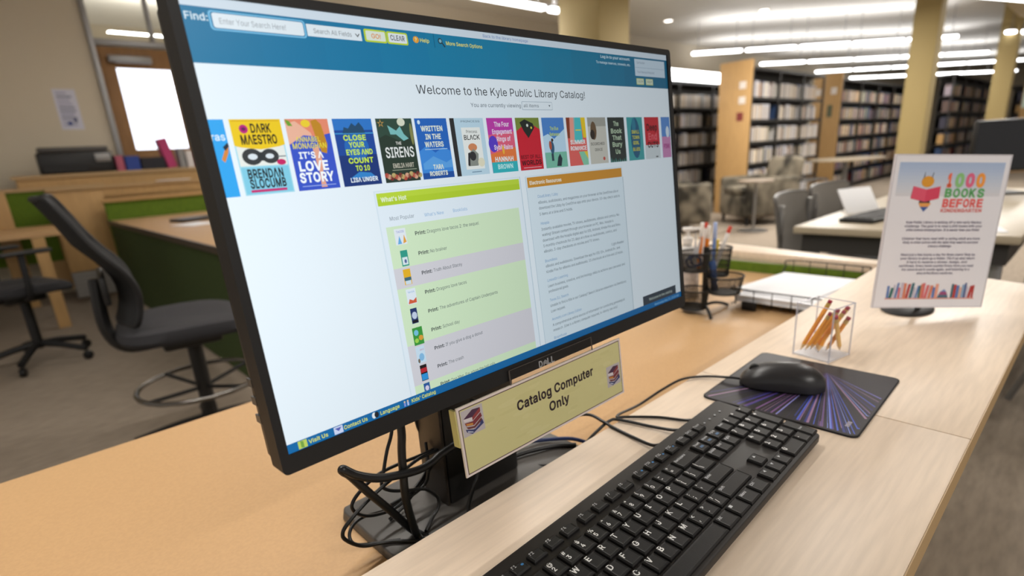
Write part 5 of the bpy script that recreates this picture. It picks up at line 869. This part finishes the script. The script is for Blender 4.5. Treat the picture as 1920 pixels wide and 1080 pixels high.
# ------------------------------------------------------------------ drafting chairs behind the desk
def chair(name, lab, loc, rz, seat_h=.56, ring=True, sc=1.0):
    t = thing(name, lab, 'chair', loc, rz)      # local: sitter faces +x
    for k in range(5):
        a = k * 2 * PI / 5 + .3; ca, sa = math.cos(a), math.sin(a)
        lg_ = obj('leg', MB().tube([(0, 0, .13), (.12 * ca, .12 * sa, .115), (.29 * ca, .29 * sa, .075)], .020, 8), BLACKM, t, smooth=True)
        obj('caster', MB().cyl((.29 * ca - .014 * sa, .29 * sa + .014 * ca, .029), (.29 * ca + .014 * sa, .29 * sa - .014 * ca, .029), .028, n=16), RUBBER, lg_, bevel=.004)
    obj('gas_lift', MB().cyl((0, 0, .10), (0, 0, seat_h - .12), .028).cyl((0, 0, seat_h - .2), (0, 0, seat_h - .05), .018), BLACKP, t, smooth=True)
    if ring:
        obj('foot_ring', MB().tube([(.235 * math.cos(k * PI / 12), .235 * math.sin(k * PI / 12), .295) for k in range(24)], .0095, 10, closed=True, smooth=False), mat('ring_steel', '77736E', .22, 1), t, smooth=True)
        for k in range(4): a = k * PI / 2 + .5; obj('ring_spoke', MB().cyl((.03 * math.cos(a), .03 * math.sin(a), .27), (.235 * math.cos(a), .235 * math.sin(a), .295), .008), BLACKM, t)
    obj('tilt_mechanism', MB().box(-.11, .10, -.08, .08, seat_h - .11, seat_h - .055), BLACKP, t, bevel=.015)
    s = MB(); N = 28; prof = [(.0, .0), (.8, .0), (.96, .012), (1.0, .03), (.97, .052), (.85, .064), (.5, .060), (0, .056)]
    V = []; F_ = []
    for q, z in prof:
        for i in range(N):
            a = 2 * PI * i / N; c_, s_ = math.cos(a), math.sin(a); e = .62
            x = .245 * q * abs(c_) ** e * (1 if c_ > 0 else -1); y = .25 * q * abs(s_) ** e * (1 if s_ > 0 else -1)
            V.append((x, y, seat_h - .055 + z - (.025 * max(0, x / .245) ** 2 * (z > 0)) + .012 * (abs(y) / .25) ** 2 * (z > .03)))
    for k in range(len(prof) - 1):
        for i in range(N): F_.append((k * N + i, k * N + (i + 1) % N, (k + 1) * N + (i + 1) % N, (k + 1) * N + i))
    s.add(V, F_); obj('seat', s, SEATF, t, smooth=True)
    b = MB(); NU, NV = 12, 14; V = []
    for thick in (0, 1):
        for j in range(NV + 1):
            v = j / NV; z = seat_h + .04 + .45 * v; xb = -.24 - .13 * v - .06 * math.sin(PI * v * 1.1) * -1 + .02; xb = -.21 - .03 * v - .11 * v * v + .045 * math.sin(PI * min(1, v * 1.6))
            hw = .20 * (1 - .18 * abs(v - .45) ** 1.3 * 2) * (1 - .10 * (v > .93))
            for i in range(NU + 1):
                u = -1 + 2 * i / NU; V.append((xb + .045 * u * u - thick * .018, u * hw, z))
    n1_ = (NU + 1) * (NV + 1); F_ = []
    for j in range(NV):
        for i in range(NU):
            a = j * (NU + 1) + i; F_ += [(a, a + 1, a + NU + 2, a + NU + 1), (n1_ + a, n1_ + a + NU + 1, n1_ + a + NU + 2, n1_ + a + 1)]
    rim_ = [j * (NU + 1) for j in range(NV + 1)] + [NV * (NU + 1) + i for i in range(1, NU + 1)] + [j * (NU + 1) + NU for j in range(NV - 1, -1, -1)] + [i for i in range(NU - 1, 0, -1)]
    for k in range(len(rim_)): a, c_ = rim_[k], rim_[(k + 1) % len(rim_)]; F_.append((a, n1_ + a, n1_ + c_, c_))
    b.add(V, F_); obj('backrest', b, MESHF, t, smooth=True)
    obj('back_frame', MB().tube([(V[i][0] - .008, V[i][1], V[i][2]) for i in rim_[::2]], .011, 8, closed=True), BLACKM, t, smooth=True)
    obj('back_support', MB().tube([(-.10, 0, seat_h - .08), (-.22, 0, seat_h - .07), (-.265, 0, seat_h + .02), (-.255, 0, seat_h + .2)], .022, 8), BLACKP, t, smooth=True)
    obj('lumbar_pad', MB().box(-.245, -.225, -.16, .16, seat_h + .12, seat_h + .22), BLACKP, t, bevel=.008)
    for sy in (-1, 1):
        ar = obj('armrest', MB().box(-.12, .13, sy * .27 - .04, sy * .27 + .04, seat_h + .20, seat_h + .225), BLACKP, t, bevel=.010)
        obj('arm_post', MB().tube([(-.03, sy * .18, seat_h - .07), (-.03, sy * .265, seat_h - .03), (-.02, sy * .275, seat_h + .20)], .017, 8), BLACKM, ar, smooth=True)
    return t
chair('drafting_chair', 'black mesh drafting chair with a chrome foot ring, nearest behind the desk', (.47, 2.44, 0), -.10, .57)
for o in [c_ for c_ in bpy.data.objects if c_.name.startswith('armrest')]:
    for g_ in list(o.children): bpy.data.objects.remove(g_)
    bpy.data.objects.remove(o)
chair('office_chair', 'black office chair with armrests farther back at the left edge', (.02, 4.6, 0), .25, .52, ring=False)
chair('office_chair', 'black office chair beyond the right end of the ledge', (2.05, -.55, 0), 2.6, .50, ring=False)

# ------------------------------------------------------------------ work stations at the left
ws = thing('workstation', 'long green-sided desk running back from behind the monitor', 'desk', (0, 0, 0))
obj('desktop', MB().box(.80, 1.75, 3.0, 6.43, .72, .75), DESK, ws, bevel=.003)
obj('edge_strip', MB().box(.785, .799, 3.0, 6.43, .715, .752), mat('dark_edge', '4A4038', .5), ws)
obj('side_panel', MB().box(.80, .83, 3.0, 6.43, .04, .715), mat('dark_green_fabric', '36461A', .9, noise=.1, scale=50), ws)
obj('privacy_screen', MB().box(.80, 2.2, 6.44, 6.49, .04, .915), GREEN, ws)
obj('screen_cap', MB().box(.79, 2.2, 6.42, 6.52, .915, .945), TANPANEL, ws, bevel=.003)
for lx_, ly_ in ((1.68, 3.1), (1.68, 6.2)): obj('leg', MB().box(lx_, lx_ + .05, ly_, ly_ + .05, 0, .72), METAL, ws, bevel=.004)
obj('bracket', MB().box(.785, .82, 2.93, 3.0, .68, .74), METAL, ws, bevel=.004)
w2 = thing('partition', 'tan wood end partition behind the nearest chair', 'partition', (0, 0, 0))
obj('panel', MB().box(.42, .83, 6.60, 6.66, .30, 1.05), TANPANEL, w2, bevel=.003)
obj('cap', MB().box(.41, 1.9, 6.58, 6.68, 1.05, 1.075), WOODEDGE, w2)
obj('upper_panel', MB().box(.83, 1.9, 6.60, 6.66, .98, 1.05), TANPANEL, w2)
lv = obj('louver_grille', MB().box(.42, .83, 6.62, 6.66, .05, .30), METAL, w2)
for k in range(6): obj('slat', MB().box(.43, .82, 6.60, 6.62, .07 + k * .038, .09 + k * .038), mat('grey_slat', '9A948C', .5), lv)
w3 = thing('workstation', 'green-screened station with tan posts at the far left edge', 'desk', (0, 0, 0))
obj('privacy_screen', MB().box(-1.2, .42, 6.90, 6.95, .40, 1.06), GREEN, w3)
obj('screen_cap', MB().box(-1.2, .9, 6.88, 6.97, 1.06, 1.09), WOODEDGE, w3)
obj('post', MB().box(.0, .14, 6.84, 6.90, 0, 1.06), TANPANEL, w3, bevel=.003)
obj('desktop', MB().box(-1.2, .40, 5.7, 6.84, .72, .75), DESK, w3)
obj('post', MB().box(.18, .26, 5.6, 5.66, 0, .72), TANPANEL, w3)
lap = thing('laptop', 'dark closed laptop on the green-sided desk, left of the monitor edge', 'laptop', (1.25, 5.2, .7505), .2)
obj('base', MB().box(-.17, .17, -.12, .12, 0, .014), BLACKP, lap, bevel=.003); obj('lid', MB().box(-.17, .17, -.12, .12, .015, .026), DARKG, lap, bevel=.003)
tag(obj('desk_paper', MB().box(-.11, .11, -.15, .15, .0, .003, T=T_((1.12, 4.75, .751), .3)), PAPER), 'white paper lying in front of the dark laptop', 'paper')
tag(obj('cap_paper', MB().box(-.15, .15, -.05, .05, 0, .006, T=T_((1.45, 6.62, 1.077), .05)), PAPER), 'white papers on top of the tan partition cap', 'paper')
# cabinet against the wall with printer and binders
cb = thing('wall_cabinet', 'tan cabinet along the wall below the door level, carrying printer and binders', 'cabinet', (0, 0, 0))
obj('body', MB().box(.25, 2.3, 7.0, 7.18, .10, 1.17), TANPANEL, cb); obj('top', MB().box(.22, 2.33, 6.98, 7.195, 1.17, 1.20), WOODEDGE, cb)
prn = thing('printer', 'wide black printer standing by the wall left of the door', 'printer', (.72, 7.1, 1.20))
obj('body', MB().box(-.27, .33, -.08, .08, 0, .20), BLACKP, prn, bevel=.012); obj('scanner_lid', MB().box(-.25, .31, -.075, .08, .205, .25), DARKG, prn, bevel=.01)
obj('paper_tray', MB().box(-.24, .1, -.10, -.08, .02, .07), BLACKM, prn); obj('control_panel', MB().box(.18, .31, -.095, -.08, .10, .18), METAL, prn, bevel=.003)
cols = [('blue_binder', '27408C', 'dark blue binder on the cabinet beside the pink box'), ('pink_box', 'B0586C', 'dusty pink box left of the blue binder'), ('black_box', '1E1C24', 'long low black box right of the blue binder'), ('pink_book', 'B03468', 'magenta book leaning below the door window'), ('white_binder', 'D8D0CC', 'white binder standing by the magenta books'), ('red_book', '8C2C3C', 'dark red book next to the white binder'), ('grey_binder', '8C8A88', 'grey binder between the white and red ones')]
for k, (nm, c_, lb) in enumerate(cols):
    x = [1.14, 1.06, 1.28, 1.52, 1.71, 1.79, 1.64][k]; wd = [.13, .07, .22, .09, .07, .06, .06][k]; h = [.14, .15, .12, .30, .17, .17, .20][k]
    t = thing(nm, lb, 'binder' if 'binder' in nm else ('box' if 'box' in nm else 'book'), (x, 7.04, 1.20))
    tl = T_((0, 0, 0), 0, 0, -.18 if nm == 'pink_book' else 0)
    obj('cover', MB().box(0, wd, -.05, -.047, 0, h, T=tl).box(0, .003, -.05, .08, 0, h, T=tl).box(wd - .003, wd, -.05, .08, 0, h, T=tl), mat(nm, c_, .6), t)
    obj('contents', MB().box(.004, wd - .004, -.046, .078, .003, h - .006, T=tl), PAPER if 'box' not in nm else mat(nm, c_, .6), t)

# ------------------------------------------------------------------ book stacks
BC = ['D8D2CC', 'C9C4C2', 'E2DCD2', 'B8A894', 'C8C8D2', 'A89888', 'D8C8B0', '8A7F86', '5C4A44', '3C3A48', '7C2C2C', '2E4468', '3E5C48', 'B8925C']
BMESH = []
for k, c_ in enumerate(BC):
    h = .19 + .05 * ((k * 5) % 7) / 7; wd = .022 + .014 * ((k * 3) % 5) / 5
    BMESH.append((MB().box(0, wd, 0, .003, 0, h).box(0, .002, .003, .145, 0, h).box(wd - .002, wd, .003, .145, 0, h).box(.002, wd - .002, .004, .142, .003, h - .003, 1).mesh('book', [mat('book_' + c_, c_, .6), PAPER]), wd, h))
NB = [0]
def stack(name, lab, x0, x1, y, top, grp, bays=3, ns=6, depth=.46, indiv=0, pale=True, end=True, seed=1):
    random.seed(seed)
    t = thing('book_stack' if not name else name, lab, 'bookshelf', (x0, y, 0))
    L = x1 - x0
    if end:
        ep = obj('end_panel', MB().box(-.05, 0, 0, .50, 0, top), TANPANEL, t, bevel=.004)
    bw = L / bays
    obj('back_panel', MB().box(0, L, depth / 2, depth / 2 + .01, .05, top - .12), SHELFM, t)
    obj('canopy', MB().box(0, L, -.01, depth, top - .14, top - .10), SHELFM, t)
    obj('kick_plate', MB().box(0, L, .01, depth, 0, .08), SHELFM, t)
    for k in range(bays + 1): obj('upright', MB().box(k * bw - .02, k * bw + .02, -.005, .02, 0, top - .14), SHELFM, t)
    sp = (top - .30) / ns
    loose = MB(); placed = 0
    for s in range(ns):
        z = .08 + s * sp
        obj('shelf', MB().box(0, L, 0, depth / 2, z, z + .02).box(0, L, -.004, 0, z - .012, z + .03), SHELFM, t)
        for b in range(bays):
            x = b * bw + .04; xe = (b + 1) * bw - .05 - random.uniform(0, .28) * bw
            while x < xe:
                k = random.randrange(0, 7) if (pale and random.random() < .85) else random.randrange(6, 14)
                me, wd, h = BMESH[k]
                if x + wd > xe: break
                h_ok = h < sp - .04
                if indiv > placed:
                    o = bpy.data.objects.new('book', me); COL.objects.link(o); o.location = (x0 + x, y + .008, z + .0205)
                    if not h_ok: o.scale = (1, 1, .8)
                    tag(o, 'one of the blurred book spines on ' + grp, 'book', 'books on ' + grp); placed += 1
                else:
                    hh = h if h_ok else h * .8
                    loose.box(x + .001, x + wd - .001, .008, .15, z + .0205, z + .02 + hh, k)
                x += wd
    if loose.v:
        o = obj('shelved_books', loose, [mat('book_' + c_, c_, .6) for c_ in BC]); o.location = (x0, y, 0)
        tag(o, 'rows of blurred books filling ' + grp, 'books', None, 'stuff')
    return t
stack('', 'pale-filled shelving range whose wood end panel is nearest the monitor', 8.65, 11.55, 3.9, 2.22, 'the shelving range between the two wood end panels', 3, 6, indiv=290, seed=4)
stack('', 'darker shelving range starting at the second wood end panel', 12.35, 18.2, 3.84, 2.20, 'the shelving range right of the second end panel', 5, 6, pale=False, seed=5)
stack('', 'shelving range glimpsed between monitor and first end panel, under a bright strip light', 7.75, 11.2, 5.25, 2.20, 'the shelving range just right of the monitor top corner', 3, 6, end=False, seed=6)
stack('', 'dark shelving range between the two slim columns', 15.3, 21.5, 2.65, 2.25, 'the dark shelving range between the slim columns', 5, 6, end=False, pale=False, seed=8)
stack('', 'last shelving range at the right, past the far slim column', 22.5, 26, 2.2, 2.2, 'the last shelving range at the right', 2, 6, end=False, pale=False, seed=9)
sl = thing('strip_light', 'bright strip light along the top of the shelving by the monitor corner', 'light', (7.6, 5.2, 2.10))
obj('tube', MB().box(0, 3.1, -.05, .0, .0, .16), TUBE, sl); obj('bracket', MB().box(0, 3.1, -.0, .03, .0, .16), METAL, sl)
def card(x, y, z, w_, h, c_, lab):
    t = tag(obj('shelf_card', MB().box(-.004, 0, 0, w_, 0, h), mat('card_' + c_, c_, .6)), lab, 'card'); t.location = (x - .051, y, z)
card(8.65, 3.98, 1.83, .10, .10, 'E4DCD4', 'upper white card on the first wood end panel')
card(8.65, 3.98, 1.62, .10, .10, 'E0D8D0', 'lower white card on the first wood end panel')
card(8.65, 4.00, 1.38, .10, .12, '7C3430', 'dark red card below the white ones on the first end panel')
card(12.35, 4.20, 1.83, .10, .12, 'E4DCD4', 'upper left white card on the second wood end panel')
card(12.35, 3.92, 1.83, .10, .12, 'E4DCD4', 'upper right white card on the second wood end panel')
card(12.35, 3.97, 1.42, .09, .22, '5C6048', 'dark framed card on the right of the second end panel')
card(12.35, 4.22, 1.10, .09, .22, 'D8CCCC', 'low pale card with a red bottom on the second end panel')

# ------------------------------------------------------------------ reading area at the right
TBL = mat('pale_table_top', 'AD9F88', .4)
def table(loc, L, Wd, lab, h=.73):
    t = thing('reading_table', lab, 'table', loc)
    obj('tabletop', MB().box(0, L, 0, Wd, h - .03, h), TBL, t, bevel=.004); obj('apron', MB().box(.03, L - .03, .03, Wd - .03, h - .11, h - .03), mat('dark_apron', '33302E', .6), t)
    for x in (.06, L - .10):
        for y in (.04, Wd - .08): obj('leg', MB().box(x, x + .04, y, y + .04, 0, h - .1), METAL, t, bevel=.004)
    return t
table((2.52, .18, 0), 1.9, .74, 'light-topped reading table left of the white sign')
table((2.55, -1.06, 0), 1.98, .80, 'light-topped reading table right of the white sign')
def sidechair(loc, rz, lab):
    t = thing('side_chair', lab, 'chair', loc, rz)    # sitter faces -y locally
    for sx in (-1, 1):
        obj('leg', MB().tube([(sx * .22, -.20, 0), (sx * .21, -.20, .44), (sx * .21, .19, .46), (sx * .20, .24, .80)], .012, 8, steps=3), METAL, t, smooth=True)
        obj('leg', MB().cyl((sx * .22, .26, 0), (sx * .21, .12, .44), .012), METAL, t)
    obj('seat', MB().box(-.21, .21, -.22, .20, .44, .47), mat('dark_seat', '4C4844', .7), t, bevel=.012)
    b = MB(); V = []
    for th in (0, 1):
        for j in range(7):
            for i in range(9):
                u = -1 + i / 4; v = j / 6; V.append((u * (.225 - .01 * v), .215 + .06 * v + .035 * (1 - u * u) - .012 * th, .50 + .34 * v + (.0 if j < 6 else -.012 * u ** 4)))
    F_ = []
    for j in range(6):
        for i in range(8): a = j * 9 + i; F_ += [(a, a + 1, a + 10, a + 9), (63 + a, 63 + a + 9, 63 + a + 10, 63 + a + 1)]
    rim_ = [j * 9 for j in range(7)] + [54 + i for i in range(1, 9)] + [j * 9 + 8 for j in range(5, -1, -1)] + list(range(7, 0, -1))
    for k in range(len(rim_)): F_.append((rim_[k], 63 + rim_[k], 63 + rim_[(k + 1) % len(rim_)], rim_[(k + 1) % len(rim_)]))
    b.add(V, F_); obj('backrest', b, GREYMESH, t, smooth=True)
    obj('back_frame', MB().tube([(V[i][0], V[i][1] - .005, V[i][2]) for i in [j * 9 for j in range(7)] + [54 + i for i in range(1, 9)] + [j * 9 + 8 for j in range(5, -1, -1)]], .009, 6), mat('chair_frame', '5E5A56', .4), t, smooth=True)
    return t
c1 = sidechair((2.88, .80, 0), .05, 'grey mesh-backed chair at the near end of the reading table')
dup(c1, (3.42, .82, 0), -.12, 'grey mesh-backed chair farther along the same reading table')
dup(c1, (3.05, -.16, 0), -.25, 'grey mesh-backed chair just right of the white sign')
dup(c1, (9.4, 3.3, 0), .9, 'small grey chair beside the distant round table')
bs_ = thing('book_stand', 'white tilted display tablet standing on the reading table', 'stand', (3.05, .80, .731), -.45)
obj('panel', MB().box(-.10, .10, -.004, .004, .0, .13, T=Matrix.Translation((0, 0, .003)) @ Matrix.Rotation(-.55, 4, 'X')), mat('white_gloss', 'F2F2F4', .3), bs_, bevel=.002); obj('prop', MB().cyl((0, .05, .08), (0, .12, .004), .006), METAL, bs_)
kb2 = thing('keyboard', 'distant dark keyboard on the reading table left of the sign', 'keyboard', (2.90, .70, .73), -.15)
obj('case', MB().box(-.21, .21, -.07, .07, 0, .018), BLACKP, kb2, bevel=.004); kk = MB()
for i in range(14):
    for j in range(5): kk.box(-.195 + i * .028, -.172 + i * .028, -.06 + j * .025, -.04 + j * .025, .018, .022)
obj('keys', kk, KEYM, kb2)['kind'] = 'stuff'
tag(obj('table_paper', MB().box(-.11, .11, -.15, .15, 0, .002, T=T_((2.66, .40, .731), .3)), PAPER), 'white sheet on the reading table in front of the dark keyboard', 'paper')
def pcmon(loc, rz, lab, w_=.5, h=.31, z=.12):
    t = thing('computer_monitor', lab, 'monitor', loc, rz)
    obj('casing', MB().box(-w_ / 2, w_ / 2, 0, .03, z, z + h), BLACKP, t, bevel=.006); obj('screen_glass', MB().box(-w_ / 2 + .012, w_ / 2 - .012, -.002, 0, z + .012, z + h - .012), mat('dark_glass', '18181C', .15), t)
    obj('neck', MB().box(-.03, .03, .03, .05, .01, z + .1), BLACKM, t); obj('foot', MB().box(-.11, .11, -.06, .12, 0, .012), BLACKM, t, bevel=.003)
pcmon((4.05, .42, .73), -.9, 'dark computer monitor whose top shows over the left corner of the sign', .34, .27)
pcmon((4.2, -.45, .73), -.95, 'dark computer monitor right behind the top right corner of the sign', .22, .22)
wb = thing('white_device', 'white rounded device on the table at the right edge', 'device', (2.95, -.42, .73))
obj('body', MB().box(-.10, .10, -.07, .07, 0, .06), WHITEP, wb, bevel=.02); obj('dark_panel', MB().box(-.06, .06, -.05, .05, .06, .064), BLACKM, wb)
# armchairs in a patterned cover, side table, round table
ARM = mat('patterned_upholstery', '2C2820', .9, c2='7E7565', scale=5.0, detail=1)
def armchair(loc, rz, lab):
    t = thing('armchair', lab, 'armchair', loc, rz)   # faces +x
    obj('seat_base', MB().box(-.32, .36, -.34, .34, .10, .40), ARM, t, bevel=.04, segs=3)
    obj('seat_cushion', MB().box(-.28, .37, -.26, .26, .40, .50), ARM, t, bevel=.04, segs=3)
    obj('backrest', MB().box(-.10, .08, -.30, .30, 0, .48, T=T_((-.30, 0, .38), 0, 0, -.22)), ARM, t, bevel=.05, segs=3)
    for sy in (-1, 1): obj('arm', MB().box(-.36, .34, sy * .35 - .06, sy * .35 + .06, .12, .62), ARM, t, bevel=.045, segs=3)
    for sx in (-.28, .30):
        for sy in (-.32, .32): obj('leg', MB().cyl((sx, sy, 0), (sx, sy, .11), .018, .026), BLACKM, t)
    return t
a1 = armchair((6.65, 3.95, 0), -.7, 'patterned grey armchair half hidden behind the right edge of the monitor')
dup(a1, (7.75, 3.35, 0), 2.5, 'patterned grey armchair with its back to the shelving, right of the side table')
sd = thing('side_table', 'small round side table on a thin grey stem between the armchairs', 'table', (6.95, 3.02, 0))
obj('tabletop', MB().lathe([(0, .60), (.20, .60), (.205, .612), (.20, .625), (0, .625)], n=32), mat('pinkish_top', '9C8E80', .3), sd, smooth=True); obj('stem', MB().cyl((0, 0, .02), (0, 0, .6), .016), METAL, sd); obj('foot', MB().lathe([(.17, 0), (.17, .012), (.02, .022), (0, .022)], n=32), METAL, sd)
rt = thing('round_table', 'distant round table in front of the darker shelving range', 'table', (10.0, 2.95, 0))
obj('tabletop', MB().lathe([(0, .70), (.52, .70), (.525, .715), (.52, .73), (0, .73)], n=40), TBL, rt, smooth=True); obj('pedestal', MB().cyl((0, 0, .03), (0, 0, .7), .04), METAL, rt); obj('foot', MB().lathe([(.32, 0), (.32, .02), (.05, .04), (0, .04)], n=32), METAL, rt)
# pale green banner at the far right
gp = Flat().rect(0, 0, 60, 90, 'CFE6DC', 0).rect(6, 10, 54, 40, 'A8D4C0', 1).rect(6, 50, 40, 56, '7CA890', 1).rect(6, 62, 48, 68, '7CA890', 1)
bn = thing('banner', 'pale green poster panel at the far right edge by the last column', 'poster', (17.4, 1.72, 0)); bn.rotation_euler = (0, 0, -.8)
obj('stand', MB().box(.0, .6, .0, .02, .0, 2.4), TANPANEL, bn); gp.build('poster_face', lambda x, y, l: (x / 100, -.001 - l * .001, 2.3 - y / 100), INK, bn)
